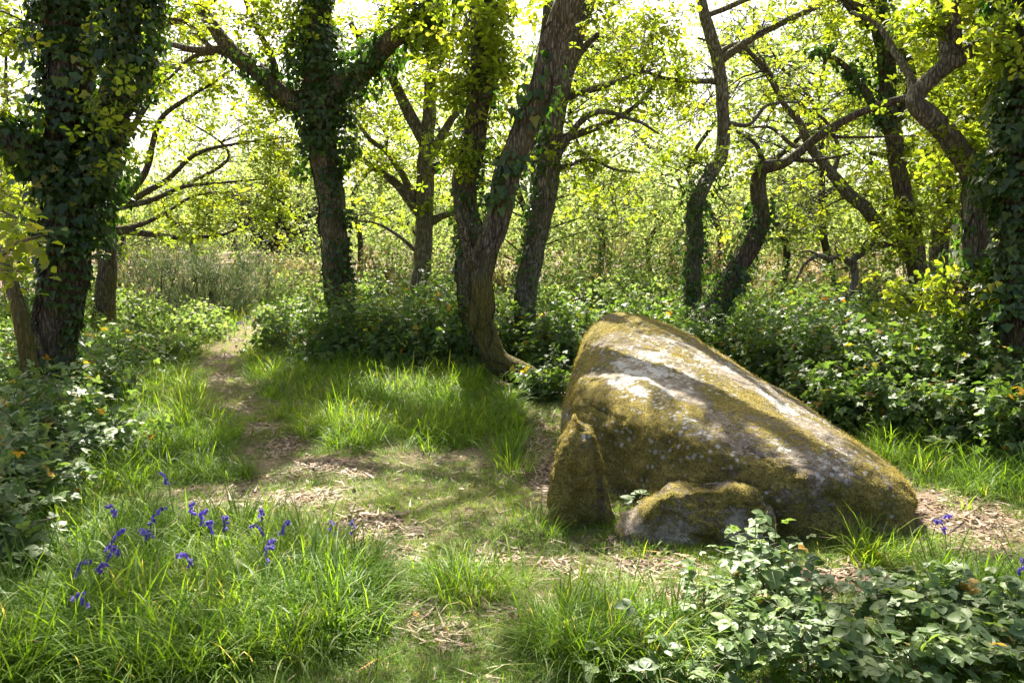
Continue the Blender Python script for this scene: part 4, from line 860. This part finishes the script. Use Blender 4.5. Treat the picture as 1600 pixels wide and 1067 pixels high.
for a in ((220, 520, 11, 70, 50, 1200), (300, 530, 12, 50, 40, 800), (160, 540, 10, 50, 55, 900), (250, 540, 10.2, 60, 40, 900), (290, 500, 13.5, 60, 45, 1000), (200, 490, 13.5, 70, 60, 1200), (110, 510, 12, 60, 70, 1100), (330, 515, 13, 30, 25, 500), (450, 500, 14, 50, 40, 900), (510, 480, 17, 50, 50, 1000), (440, 480, 18, 60, 50, 1500), (560, 470, 16, 60, 60, 1400), (760, 470, 14, 60, 70, 1400), (870, 460, 15, 60, 100, 1700), (930, 440, 16, 60, 120, 2000), (1000, 450, 14, 60, 110, 1800), (1030, 430, 18, 60, 110, 1700), (1130, 460, 14, 60, 80, 1500), (1230, 470, 14, 70, 90, 1700), (1320, 470, 13, 70, 90, 1700), (1400, 470, 13, 60, 100, 1700), (1490, 450, 14, 80, 120, 1900), (1580, 440, 13, 70, 130, 1900), (40, 470, 12, 90, 120, 2000), (130, 450, 14, 60, 110, 1500), (700, 460, 17, 60, 80, 1400), (620, 450, 20, 70, 80, 1500), (1300, 430, 22, 90, 100, 1700), (1180, 420, 24, 80, 100, 1500), (220, 440, 19, 90, 80, 1500), (330, 430, 21, 90, 70, 1500), (420, 440, 22, 80, 65, 1300), (500, 430, 23, 80, 70, 1300), (590, 430, 24, 80, 80, 1300), (680, 430, 25, 80, 80, 1300), (800, 430, 24, 90, 90, 1400), (900, 430, 25, 90, 90, 1400), (1000, 430, 26, 90, 90, 1400), (1100, 430, 25, 90, 90, 1400), (1380, 430, 20, 90, 90, 1400), (1470, 430, 19, 80, 100, 1300), (100, 430, 19, 90, 100, 1400), (860, 470, 12.5, 50, 90, 1000), (960, 480, 12.5, 60, 100, 1200), (1040, 490, 12.5, 50, 90, 1000), (1270, 480, 12, 60, 90, 1100)):
    p = P(a[0], a[1], a[2]); k = a[2] / FPX
    bush('scrub_bush', 'low pale bush beside the far stretch of the path near the spreading oak' if a[2] <= 13.5 and a[0] < 400 else ('pale bush rising close behind the bramble bank at the boulder' if a[2] <= 15 and a[0] > 800 else lab), 'shrub', (p[0], a[2], 0), (a[3] * k, a[3] * k * .8, a[4] * k), int(a[5] * 1.7), [DIA], .085, M['shrub'], PS, 9, 'twig', .4, .35, 'foliage', .010, .12)
# trees beyond
FT = 'leafy trees beyond the scrub'
def far_tree(px, Yc, h, wd, n, label, mat='oak_far', cat='tree', trunk=True, group=FT, size=.115):
    n = int(n * 1.7)
    p = P(px, 400, Yc); zg = gz1(p[0], Yc); loc = (p[0], Yc, zg); root = thing('woodland_tree', loc, label, cat, group)
    mb = MB(); tr = np.array([[p[0], Yc, zg - .2, .085], [p[0] + rng.normal() * .3, Yc, zg + h * .2, .075], [p[0] + rng.normal() * .55, Yc, zg + h * .4, .06], [p[0] + rng.normal() * .7, Yc, zg + h * .62, .045], [p[0] + rng.normal() * .9, Yc, zg + h * .85, .02]])
    C = catmull(tr, .3); tube(mb, C[:, :3], C[:, 3], 7, .1, int(px)); mb.build('trunk', M['twig'], root, True, origin=loc)
    nb = 26; tw = MB(); pos = []
    for k in range(nb):
        f = rng.uniform(.15, 1.0); s = C[int(f * (len(C) - 1)), :3]; az = rng.random() * 6.28
        L = wd * math.sin(min(1, .25 + f * .9) * math.pi * .62) * rng.uniform(.6, 1.1)
        e = s + np.array([math.cos(az) * L, math.sin(az) * L, L * rng.uniform(.1, .6)]); m_ = (s + e) / 2 + rng.normal(size=3) * .15
        B = catmull(np.array([s, m_, e]), .25); tube(tw, B, np.linspace(.022, .006, len(B)), 4)
        for j in range(n // nb // 9):
            q = B[rng.integers(len(B) // 3, len(B))] + rng.normal(size=3) * .32
            pos.append(q + rng.normal(size=(9, 3)) * np.array([.17, .17, .09]))
    pos = np.concatenate(pos); m = len(pos)
    R = frames(rand_dir(m), np.array([[0, 0, .8]]) + rng.normal(size=(m, 3)) * .6)
    cr = MB(); scatter_multi(cr, [DIA], pos, R, size * rng.uniform(.6, 1.3, m), rng.random(m))
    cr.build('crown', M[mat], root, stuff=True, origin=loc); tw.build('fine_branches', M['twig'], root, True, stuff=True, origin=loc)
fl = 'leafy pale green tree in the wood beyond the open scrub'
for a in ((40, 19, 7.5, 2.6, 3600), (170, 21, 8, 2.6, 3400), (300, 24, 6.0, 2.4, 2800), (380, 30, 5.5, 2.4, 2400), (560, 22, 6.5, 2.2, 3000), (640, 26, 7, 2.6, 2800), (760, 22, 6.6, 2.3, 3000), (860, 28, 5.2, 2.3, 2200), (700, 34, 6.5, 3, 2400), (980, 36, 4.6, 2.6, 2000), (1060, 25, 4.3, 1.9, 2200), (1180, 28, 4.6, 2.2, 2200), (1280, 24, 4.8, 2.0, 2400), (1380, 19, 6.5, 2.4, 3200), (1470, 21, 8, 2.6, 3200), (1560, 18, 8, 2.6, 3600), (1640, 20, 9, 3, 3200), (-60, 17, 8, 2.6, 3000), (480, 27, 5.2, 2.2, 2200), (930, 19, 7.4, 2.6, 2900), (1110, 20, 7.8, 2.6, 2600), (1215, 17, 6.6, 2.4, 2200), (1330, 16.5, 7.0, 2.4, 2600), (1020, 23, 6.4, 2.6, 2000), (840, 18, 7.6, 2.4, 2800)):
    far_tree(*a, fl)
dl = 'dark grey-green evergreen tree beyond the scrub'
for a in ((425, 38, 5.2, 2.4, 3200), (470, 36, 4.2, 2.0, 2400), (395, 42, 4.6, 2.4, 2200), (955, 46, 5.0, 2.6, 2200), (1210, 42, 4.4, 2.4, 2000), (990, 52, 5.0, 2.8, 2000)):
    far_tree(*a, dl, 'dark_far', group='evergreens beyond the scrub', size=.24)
# the far-off wood closes the view
n = 42000
ang = rng.uniform(-1.05, 1.05, n); dist = rng.uniform(55, 80, n); hx = np.sin(ang) * dist; hy = np.cos(ang) * dist
hgt = 4.5 + 2.6 * fbm(np.c_[hx * .12, hy * .12, np.zeros(n)], 4, 44)
pos = np.c_[hx, hy, gz(hx, hy) + hgt * rng.random(n) ** .55]
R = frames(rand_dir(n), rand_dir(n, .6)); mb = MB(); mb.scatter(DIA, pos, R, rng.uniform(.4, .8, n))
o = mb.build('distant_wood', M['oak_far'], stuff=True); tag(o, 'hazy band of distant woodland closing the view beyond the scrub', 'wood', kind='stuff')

# ------------------------------------------------------------------ grass
def E(px, py, rx, ry, val):
    c = G(px, py); kx = c[1] / FPX; ky = c[1] ** 2 / (CAM_H * FPX); return (c[0], c[1], rx * kx, max(ry * ky, .07), val)
BARE = [E(*a) for a in ((400, 785, 100, 15, 1), (500, 778, 40, 12, .9), (575, 818, 55, 18, 1), (445, 700, 30, 14, .85), (500, 728, 34, 8, .8), (560, 745, 28, 7, .7), (345, 592, 16, 10, .6), (368, 640, 16, 12, .6), (400, 668, 16, 10, .65), (850, 735, 28, 55, 1), (835, 690, 20, 30, 1), (1490, 805, 100, 42, 1), (1330, 905, 120, 24, 1), (1560, 865, 70, 16, .8), (660, 960, 26, 34, .8), (700, 1000, 22, 20, .7), (1015, 888, 80, 18, .95), (885, 888, 36, 11, .85), (620, 868, 44, 12, .75), (770, 878, 40, 10, .6), (340, 562, 14, 8, .7), (1060, 930, 50, 18, .85), (960, 850, 30, 9, .6), (650, 835, 26, 8, .6), (790, 955, 40, 12, .55), (520, 850, 30, 8, .5))]
TALL = [E(*a) for a in ((300, 960, 330, 110, 1), (480, 930, 120, 70, .8), (250, 700, 120, 60, .9), (230, 620, 120, 50, 1), (420, 590, 70, 50, 1), (560, 660, 90, 40, 1), (700, 640, 90, 50, 1), (800, 660, 25, 50, 1), (620, 600, 150, 40, 1), (730, 910, 90, 30, .6), (960, 1000, 130, 70, .9), (1370, 870, 40, 22, .8), (1500, 760, 60, 20, .5), (1440, 710, 90, 25, .9), (1580, 760, 60, 40, .8), (1560, 940, 120, 50, .8), (60, 1000, 160, 80, 1), (290, 860, 230, 45, .9), (150, 830, 110, 30, .8), (960, 830, 30, 14, .5), (820, 840, 60, 18, .35), (430, 660, 50, 20, .7), (350, 740, 90, 20, .6))]
def field(E_, x, y):
    out = np.zeros(len(x))
    for (cx, cy_, rx, ry, v) in E_:
        d = ((x - cx) / rx) ** 2 + ((y - cy_) / ry) ** 2; out = np.maximum(out, v * smooth(1.3, .6, d))
    return out
MP = np.array([(.66, 5.32), (.86, 4.92), (1.12, 4.58), (1.50, 4.37), (1.95, 4.34), (2.28, 4.44), (2.48, 4.74), (2.54, 5.2), (2.42, 5.8), (2.18, 6.5), (1.92, 7.2), (1.6, 7.9), (1.25, 8.3), (.92, 8.35), (.70, 7.9), (.53, 7.1), (.42, 6.4), (.42, 5.7)])
def in_stone(x, y):
    ins = np.zeros(len(x), bool); j = len(MP) - 1
    for i in range(len(MP)):
        a_, b_ = MP[i], MP[j]
        c_ = ((a_[1] > y) != (b_[1] > y)) & (x < (b_[0] - a_[0]) * (y - a_[1]) / (b_[1] - a_[1] + 1e-12) + a_[0]); ins ^= c_; j = i
    return ins
def blades(mb, base, length, az, lean, wid, r):
    n = len(base)
    yd = np.c_[np.cos(az), np.sin(az), np.zeros(n)]; up = unit(np.c_[np.cos(az) * lean, np.sin(az) * lean, np.ones(n)])
    x = unit(np.cross(yd, up)); y = np.cross(up, x); R = np.stack([x, y, up], 2)
    scatter_multi(mb, BLADES, base, R, np.stack([wid * rng.uniform(.7, 1.3, n), length, length], 1), r)
def clump(nb, L, spread, lean, wid, tone=None):
    """one clump of blades round the origin"""
    mb = MB(); a = rng.random(nb) * 2 * np.pi; f = np.sqrt(rng.random(nb)); rr = f * spread
    r = np.clip((.25 if tone is None else tone) + rng.random(nb) * .42 + (rng.random(nb) < .08) * .4, 0, 1)
    blades(mb, np.c_[np.cos(a) * rr, np.sin(a) * rr, np.full(nb, -.01 * L)], L * rng.uniform(.4, 1.15, nb), a + rng.normal(size=nb) * .8, lean * (.15 + f) * rng.uniform(.3, 1.6, nb), wid, r); return mb
def instancer(o, sources):
    """geometry nodes: a copy of one of the sources on every point, by the attributes idx, rot and siz"""
    ng = bpy.data.node_groups.new('scatter', 'GeometryNodeTree'); N_ = ng.nodes; Lk = ng.links
    ng.interface.new_socket('Geometry', in_out='INPUT', socket_type='NodeSocketGeometry'); ng.interface.new_socket('Geometry', in_out='OUTPUT', socket_type='NodeSocketGeometry')
    gi = N_.new('NodeGroupInput'); go = N_.new('NodeGroupOutput'); jn = N_.new('GeometryNodeJoinGeometry')
    for so_ in reversed(sources):
        oi = N_.new('GeometryNodeObjectInfo'); oi.inputs['Object'].default_value = so_; gt = N_.new('GeometryNodeGeometryToInstance')
        Lk.new(oi.outputs['Geometry'], gt.inputs[0]); Lk.new(gt.outputs[0], jn.inputs[0])
    ip = N_.new('GeometryNodeInstanceOnPoints'); ip.inputs['Pick Instance'].default_value = True
    def na(nm, ty):
        a_ = N_.new('GeometryNodeInputNamedAttribute'); a_.data_type = ty; a_.inputs['Name'].default_value = nm; return a_.outputs['Attribute']
    e2r = N_.new('FunctionNodeEulerToRotation'); Lk.new(na('rot', 'FLOAT_VECTOR'), e2r.inputs[0])
    Lk.new(gi.outputs[0], ip.inputs['Points']); Lk.new(jn.outputs[0], ip.inputs['Instance']); Lk.new(na('idx', 'INT'), ip.inputs['Instance Index'])
    Lk.new(e2r.outputs[0], ip.inputs['Rotation']); Lk.new(na('siz', 'FLOAT_VECTOR'), ip.inputs['Scale']); Lk.new(ip.outputs[0], go.inputs[0])
    o.modifiers.new('scatter', 'NODES').node_group = ng
def scatter_obj(name, pos, rot, siz, idx, sources, mat):
    me = bpy.data.meshes.new(name); me.vertices.add(len(pos)); me.vertices.foreach_set('co', pos.astype(np.float32).ravel())
    a_ = me.attributes.new('rot', 'FLOAT_VECTOR', 'POINT'); a_.data.foreach_set('vector', rot.astype(np.float32).ravel())
    a_ = me.attributes.new('siz', 'FLOAT_VECTOR', 'POINT'); a_.data.foreach_set('vector', siz.astype(np.float32).ravel())
    a_ = me.attributes.new('idx', 'INT', 'POINT'); a_.data.foreach_set('value', idx.astype(np.int32))
    me.materials.append(mat); o = bpy.data.objects.new(name, me); COL.objects.link(o); instancer(o, sources); return o
TONES = (.02, .12, .22, .32, .42)
TALLC = [bpy.data.objects.new('grass_clump', clump(19, 1, .20, .75, .95, TONES[k % 5]).mesh('grass_clump', M['grass'])) for k in range(10)]
SHORTC = [bpy.data.objects.new('grass_clump', clump(22, 1, .75, .9, 1.35, TONES[k % 5]).mesh('grass_clump', M['grass'])) for k in range(10)]
n = 50000; cy0 = 2.0 + rng.random(n) ** 1.45 * 16; cx0 = (rng.random(n) * 2 - 1) * (cy0 * .70 + .6)
bare = field(BARE, cx0, cy0) * .93; tall = field(TALL, cx0, cy0)
trail = catmull(np.array([G(*p) for p in ((600, 835), (540, 805), (470, 760), (445, 705), (400, 660), (366, 615), (346, 578), (365, 540), (408, 505))]), .15)
dt = np.min(np.hypot(cx0[:, None] - trail[None, :, 0], cy0[:, None] - trail[None, :, 1]), 1); tr_ = smooth(.46, .14, dt + .16 * fbm(np.c_[cx0 * 2.5, cy0 * 2.5, np.ones(n)], 2, 18))
bare = np.maximum(bare, tr_ * .05); tall = tall * (1 - .95 * tr_)
patch = fbm(np.c_[cx0 * 1.4, cy0 * 1.4, np.zeros(n)], 4, 15)
bare = np.clip(bare * (1 + .9 * fbm(np.c_[cx0 * 3.5, cy0 * 3.5, np.zeros(n)], 3, 19)), 0, 1)
keep = (rng.random(n) > bare * 1.02) & ~in_stone(cx0, cy0) & ((patch > -.5 + .2 * rng.normal(size=n)) | (tall > .4))
cx0, cy0, tall, bare, patch = cx0[keep], cy0[keep], tall[keep], bare[keep], patch[keep]; n = len(cx0)
far = smooth(8.5, 11, cy0); tr_ = smooth(.46, .14, np.min(np.hypot(cx0[:, None] - trail[None, :, 0], cy0[:, None] - trail[None, :, 1]), 1)); istall = rng.random(n) < np.maximum(tall * .75, far * .55 * (1 - tr_))
L = np.where(istall, (.13 + .34 * rng.random(n) ** 2.0) * (.7 + .3 * np.maximum(tall, far)), (.045 + .06 * rng.random(n)) * (1 + .8 * tall)) * (1 - .45 * bare)
tone_i = np.clip(((patch * 1.2 + .5) * 5 + rng.normal(size=n) * 1.2).astype(int), 0, 4) + 5 * rng.integers(0, 2, n)
rot = np.c_[rng.normal(size=n) * .12, rng.normal(size=n) * .12, rng.random(n) * 6.283]
o = scatter_obj('grass', np.c_[cx0, cy0, gz(cx0, cy0)], rot, np.repeat(L[:, None], 3, 1), tone_i + 10 * (~istall), TALLC + SHORTC, M['grass'])
tag(o, 'green grass covering the floor of the clearing', 'grass', kind='stuff')
def tuft(px, py, n, L, spread, label, tone=.3):
    c = G(px, py); o = clump(n, L, spread, .75, .27, tone).build('grass_tuft', M['grass']); o.location = (c[0], c[1], gz1(c[0], c[1])); tag(o, label, 'grass tuft', 'tall grass tufts')
tuft(800, 735, 110, .52, .16, 'tall arching grass tuft beside the bare soil left of the mossy upright stone')
tuft(560, 690, 150, .40, .22, 'broad sunlit grass tuft beside the narrow path below the bramble bank')
tuft(725, 930, 130, .30, .18, 'bushy grass tuft between the two bare soil patches before the stones')
tuft(1360, 885, 70, .30, .09, 'grass tuft growing at the foot of the low end of the boulder')
tuft(1500, 790, 60, .20, .12, 'small pale grass tuft on the bare lit soil right of the boulder')
tuft(1450, 735, 80, .42, .13, 'upright grass tuft against the bramble bank right of the boulder')
tuft(960, 1000, 130, .36, .20, 'dark green grass tuft against the left edge of the front brambles')
tuft(420, 1010, 150, .36, .24, 'bright sunlit yellow-green grass tuft below the bluebells', .5)
tuft(1010, 870, 60, .14, .10, 'short sunlit grass tuft at the tip of the low stone slab', .5)

# ------------------------------------------------------------------ leaf litter, sticks
n = 44000; lx = rng.uniform(-5.5, 6, n); ly = 2.0 + rng.random(n) ** 1.2 * 8
kk = (rng.random(n) < .30 + .55 * field([(a, b, c * 1.25, d * 1.35, e) for a, b, c, d, e in BARE], lx, ly)) & ~in_stone(lx, ly); lx, ly = lx[kk], ly[kk]; n = len(lx)
e_ = BARE + [(p_[0], p_[1], .14, .14, 1) for p_ in trail[::9]]; ex = []; ey = []
for (a, b, c, d, v) in e_:
    k = int(900 * c * d / .25 * .5) + 60; k = min(k, 900); ex.append(a + rng.normal(size=k) * c * .55); ey.append(b + rng.normal(size=k) * d * .6)
lx = np.concatenate([lx, *ex]); ly = np.concatenate([ly, *ey]); ok = ~in_stone(lx, ly) & (ly > 1.6); lx, ly = lx[ok], ly[ok]; n = len(lx)
pos = np.c_[lx, ly, gz(lx, ly) + .006 + .012 * rng.random(n)]
R = frames(unit(rng.normal(size=(n, 3)) * np.array([1, 1, .22])), np.array([[0, 0, 1.]]) + rng.normal(size=(n, 3)) * .28)
mb = MB(); scatter_multi(mb, [OAK8, OAK4, DIA, DIA], pos, R, rng.uniform(.012, .052, n))
# chips and bits of stalk
k = 9000; j = rng.integers(0, n, k); R = frames(unit(rng.normal(size=(k, 3)) * np.array([1, 1, .15])), np.array([[0, 0, 1.]]) + rng.normal(size=(k, 3)) * .2)
mb.scatter(SPINE, pos[j] + np.c_[rng.normal(size=(k, 2)) * .05, np.full(k, .006)], R, rng.uniform(.04, .14, k), rng.uniform(.4, 1, k))
o = mb.build('leaf_litter', M['litter'], stuff=True); tag(o, 'brown and pale dead leaves strewn over the bare soil', 'leaf litter', kind='stuff')
def stick(pts, r, label):
    q = [G(px, py) + np.array([0, 0, dz]) for px, py, dz in pts]; C = catmull(np.array(q), .03); c = C[0].copy()
    mb = MB(); tube(mb, C, np.linspace(r, r * .55, len(C)), 7, .12, int(pts[0][0])); o = mb.build('fallen_stick', M['deadwood'], None, True, origin=tuple(c), attrs=None)
    tag(o, label, 'stick', 'dead sticks on the ground')
stick([(20, 740, .05), (45, 785, .12), (80, 810, .12), (110, 825, .02)], .014, 'crooked bleached stick lying through the left brambles')
stick([(25, 735, .15), (70, 742, .16), (125, 728, .12)], .006, 'thin pale stick crossing above the left brambles')
stick([(1470, 838, .01), (1490, 832, .02), (1508, 825, .05)], .010, 'short forked pale stick on the bare soil right of the boulder')
stick([(1420, 850, .01), (1450, 846, .015), (1480, 850, .01)], .006, 'thin straight stick lying on bare soil near the low end of the boulder')
stick([(1385, 800 + 60, .01), (1400, 868, .012), (1440, 872, .01)], .007, 'small curved stick close to the grass at the low boulder end')
# ------------------------------------------------------------------ the bramble in the right foreground: every leaf its own piece
def front_bramble(label, arcs, nbig, nsmall, size):
    """arcs: canes as pixel/height paths; leaves stand along them"""
    P0 = P(*arcs[0][0]); loc = (P0[0], P0[1], gz1(P0[0], P0[1])); root = thing('bramble_bush', loc, label, 'bramble', 'bramble bushes in the front')
    A = []
    for a_ in arcs:
        q = np.array([P(*p) for p in a_]); q[0, 2] = gz1(q[0, 0], q[0, 1]) - .03
        C = catmull(q, .03); mb = MB(); tube(mb, C, np.linspace(.0055, .0025, len(C)), 6, .1, 3, r=rng.random()); mb.build('cane', M['cane'], root, True, origin=loc)
        A.append(C)
    allc = np.concatenate([c[len(c) // 5:] for c in A])
    st = MB()
    def spot(n):
        k = rng.integers(0, len(allc), n); b0 = allc[k]; off = rng.normal(size=(n, 3)) * np.array([.09, .09, .07]); off[:, 2] = np.abs(off[:, 2]) * .75 + .01
        p = b0 + off; p[:, 2] = np.maximum(p[:, 2], gz(p[:, 0], p[:, 1]) + .04)
        az = rng.random(n) * 2 * np.pi; tn = unit(np.c_[np.cos(az), np.sin(az), rng.uniform(-.45, .35, n)])
        nr = np.array([[0, -.12, 1.]]) + rng.normal(size=(n, 3)) * .33
        return b0, p, frames(tn, nr)
    b0, p, R = spot(nbig)
    for j in range(nbig):
        s = size * rng.uniform(.6, 1.2)
        place(BRAM[min(15, int(rng.random() * 15.15))], 'leaf', root, p[j], R[j], s, loc)
        e = p[j] - R[j][:, 1] * .45 * s; tube(st, np.array([b0[j], (b0[j] + e) / 2 + np.array([0, 0, .01]), e]), np.array([.0022, .0018, .0015]), 4, r=.5)
    st.build('leaf_stalk', M['stem'], root, True, stuff=True, origin=loc)
    if nsmall:
        b0, p, R = spot(nsmall); p[:, 2] -= .06 * rng.random(nsmall); p[:, 2] = np.maximum(p[:, 2], gz(p[:, 0], p[:, 1]) + .02)
        MB().scatter(TRI_HERO, p, R, size * rng.uniform(.4, .9, nsmall), np.clip(rng.random(nsmall) * .98, 0, 1)).build('undergrowth_leaf', M['bramble_lit_tint'], root, stuff=True, origin=loc)
front_bramble('sunlit bramble bush with pale grey-green leaves in front of the low stone slab',
    [[(1230, 1020, 3.4), (1215, 930, 3.45), (1195, 875, 3.5), (1180, 850, 3.5)], [(1200, 1030, 3.35), (1170, 945, 3.4), (1165, 885, 3.4), (1210, 860, 3.45)], [(1230, 1040, 3.25), (1200, 960, 3.3), (1190, 900, 3.35), (1170, 870, 3.4)], [(1250, 1030, 3.3), (1270, 950, 3.35), (1290, 915, 3.4), (1300, 905, 3.4)], [(1150, 1050, 3.2), (1110, 975, 3.2), (1100, 940, 3.25), (1110, 920, 3.3)], [(1060, 1110, 2.75), (1015, 1065, 2.8), (985, 1030, 2.85), (968, 1015, 2.9)], [(1080, 1080, 2.95), (1030, 1020, 3.0), (1010, 990, 3.05), (1020, 975, 3.1)], [(1200, 1060, 3.2), (1140, 1010, 3.2), (1070, 985, 3.2), (1030, 990, 3.25)], [(1220, 1070, 3.1), (1180, 1000, 3.1), (1130, 960, 3.15), (1100, 930, 3.25)], [(1150, 1090, 2.95), (1080, 1060, 2.95), (1010, 1040, 3.0), (975, 1045, 3.0)], [(1260, 1060, 3.1), (1240, 990, 3.15), (1255, 950, 3.2), (1285, 930, 3.25)], [(1180, 1090, 2.9), (1150, 1040, 2.85), (1160, 1000, 2.85), (1200, 980, 2.9)], [(1260, 1085, 2.9), (1260, 1020, 2.9), (1230, 960, 3.0), (1180, 930, 3.1)], [(1100, 1110, 2.75), (1070, 1070, 2.8), (1120, 1040, 2.8), (1160, 1030, 2.8)]], 295, 420, .072)
front_bramble('shaded darker bramble bush with long arching canes beside the sunlit one',
    [[(1400, 1050, 3.2), (1400, 960, 3.25), (1440, 920, 3.3), (1470, 905, 3.35)], [(1480, 1090, 3.0), (1500, 1000, 3.1), (1560, 950, 3.2), (1620, 935, 3.3)], [(1330, 1060, 3.15), (1310, 980, 3.2), (1340, 940, 3.25), (1390, 935, 3.3)], [(1380, 1090, 2.95), (1330, 1040, 2.95), (1290, 1010, 3.0), (1270, 1000, 3.05)], [(1450, 1090, 2.9), (1440, 1030, 2.9), (1500, 1010, 2.95), (1570, 1020, 3.0)], [(1560, 1090, 2.9), (1580, 1030, 2.95), (1610, 1000, 3.0), (1650, 1000, 3.1)], [(1360, 1110, 2.8), (1400, 1050, 2.8), (1460, 1040, 2.8), (1530, 1050, 2.85)], [(1500, 1080, 3.2), (1460, 980, 3.3), (1500, 930, 3.35), (1540, 925, 3.4)]], 290, 330, .078)
front_bramble('pale bramble sprays at the edge of the left thicket beside the bluebells',
    [[(-30, 900, 3.9), (10, 840, 3.95), (40, 800, 4.0), (70, 790, 4.1)], [(-40, 960, 3.7), (0, 900, 3.7), (40, 870, 3.75), (80, 880, 3.8)], [(0, 860, 4.3), (30, 790, 4.4), (70, 750, 4.5), (120, 740, 4.6)], [(60, 760, 5.0), (110, 700, 5.1), (160, 680, 5.2), (200, 690, 5.3)], [(-30, 1000, 3.5), (10, 960, 3.5), (50, 930, 3.5), (90, 930, 3.6)]], 190, 130, .085)
# a few broad-leaved seedlings between the stones
def seedling(px, py, n, label, s):
    c = G(px, py); loc = (c[0], c[1], gz1(c[0], c[1])); root = thing('seedling', loc, label, 'plant')
    for j in range(n):
        az = rng.random() * 6.28; tn = np.array([[math.cos(az), math.sin(az), .25]]); b0 = np.array(loc); e = b0 + np.array([math.cos(az) * .05, math.sin(az) * .05, rng.uniform(.05, .18)])
        st = MB(); tube(st, np.array([b0, (b0 + e) / 2 + rng.normal(size=3) * .006, e]), np.array([.002, .002, .0015]), 5); st.build('stalk', M['stem'], root, True, origin=loc)
        place(BRAM[rng.integers(8, 13)], 'leaf', root, e, frames(tn, np.array([[0, -.3, 1.]]))[0], s * rng.uniform(.7, 1.1), loc)
seedling(1000, 812, 7, 'green seedling in the gap between the upright stone and the boulder', .085)
seedling(890, 815, 6, 'small seedling at the foot of the mossy upright stone', .06)
seedling(1470, 720, 9, 'pale leafy seedling in the grass before the right bramble bank', .10)

# ------------------------------------------------------------------ bluebells
def bell_mesh(v):
    V = []; Q = []; T = []; n = 6
    prof = [(.0, .002), (.003, .0045), (.010, .0050), (.016, .0056)]
    for z, r in prof:
        for k in range(n): a = k / n * 6.283; V.append((r * math.cos(a), r * math.sin(a), -z))
    for i in range(len(prof) - 1):
        for k in range(n): a = i * n + k; b = i * n + (k + 1) % n; Q.append((a, b, b + n, a + n))
    base = (len(prof) - 1) * n
    for k in range(n):
        a = (k + .5) / n * 6.283; V.append((.010 * math.cos(a), .010 * math.sin(a), -.0185)); T.append((base + k, base + (k + 1) % n, len(V) - 1))
    return MB().add(np.array(V) * 1.25, T, Q, np.full(len(V), v)).mesh('bell', M['bell'])
BELLS = [bell_mesh(v) for v in (.1, .4, .7, .95)]
def bluebell(px, py, Yc, nb, label):
    tip = P(px, py, Yc); zg = gz1(tip[0], tip[1]); az = rng.random() * 6.28; dv = np.array([math.cos(az), math.sin(az), 0])
    base = np.array([tip[0] - dv[0] * .05, tip[1] - dv[1] * .05, zg]); loc = tuple(base); h = max(tip[2] - zg, .18) + .07
    root = thing('bluebell', loc, label, 'flower', 'bluebells in the grass')
    q = np.array([base - [0, 0, .02], base + [0, 0, h * .5] + dv * .008, base + [0, 0, h * .9] + dv * .03, base + [0, 0, h * 1.0] + dv * .065, base + [0, 0, h * .97] + dv * .09])
    C = catmull(q, .012); mb = MB(); tube(mb, C, np.linspace(.0028, .0015, len(C)), 5); mb.build('stem', M['stem'], root, True, origin=loc)
    for j in range(nb):
        k = int(len(C) * (.68 + .31 * (j + 1) / nb)) - 1; a2 = az + rng.normal() * .8; o = C[k] + np.array([math.cos(a2), math.sin(a2), 0]) * .012
        Rm = np.array(Matrix.Rotation(rng.normal() * .45, 3, 'X') @ Matrix.Rotation(rng.normal() * .45, 3, 'Y'))
        place(BELLS[rng.integers(0, 4)], 'bell', root, o, Rm, rng.uniform(.75, 1.05), loc)
    for j in range(3):
        mb = MB(); tp = BLADES[rng.integers(1, 4)]; a2 = rng.random() * 6.28
        up = np.array([[math.cos(a2) * .3, math.sin(a2) * .3, 1]]); R = frames(np.array([[math.cos(a2), math.sin(a2), 0]]), up)
        L_ = rng.uniform(.16, .26); mb.scatter(tp, np.array([base]), R, np.array([[.35, L_, L_]]), np.array([.2])); mb.build('leaf', M['grass'], root, origin=loc)
for px, py, Yc in ((318, 815, 3.9), (328, 832, 3.85), (300, 803, 4.1), (352, 828, 4.0), (408, 812, 4.1), (404, 838, 3.9), (420, 868, 3.7), (445, 846, 3.9), (246, 814, 3.9), (184, 850, 3.8), (172, 888, 3.55), (160, 914, 3.4), (180, 872, 3.6), (128, 908, 3.4), (130, 976, 3.1), (290, 884, 3.5), (258, 755, 4.6), (174, 806, 4.1), (228, 845, 3.8), (418, 880, 3.6)):
    bluebell(px, py, Yc, int(rng.integers(8, 13)), 'violet-blue bluebell nodding in the tall grass left of the bare path')
for px, py, Yc in ((520, 868, 3.9), (553, 870, 3.9)): bluebell(px, py, Yc, 4, 'small bluebell in the short grass below the bare path patch')
for px, py, Yc in ((1470, 868, 4.0), (1464, 892, 3.9), (1592, 958, 3.4)): bluebell(px, py, Yc, 6, 'bluebell standing behind the shaded front brambles')
for px, py, Yc in ((378, 509, 12.5), (388, 511, 12.8), (371, 512, 12.4)): bluebell(px, py, Yc, 7, 'far bluebell beside the path end near the gorse')
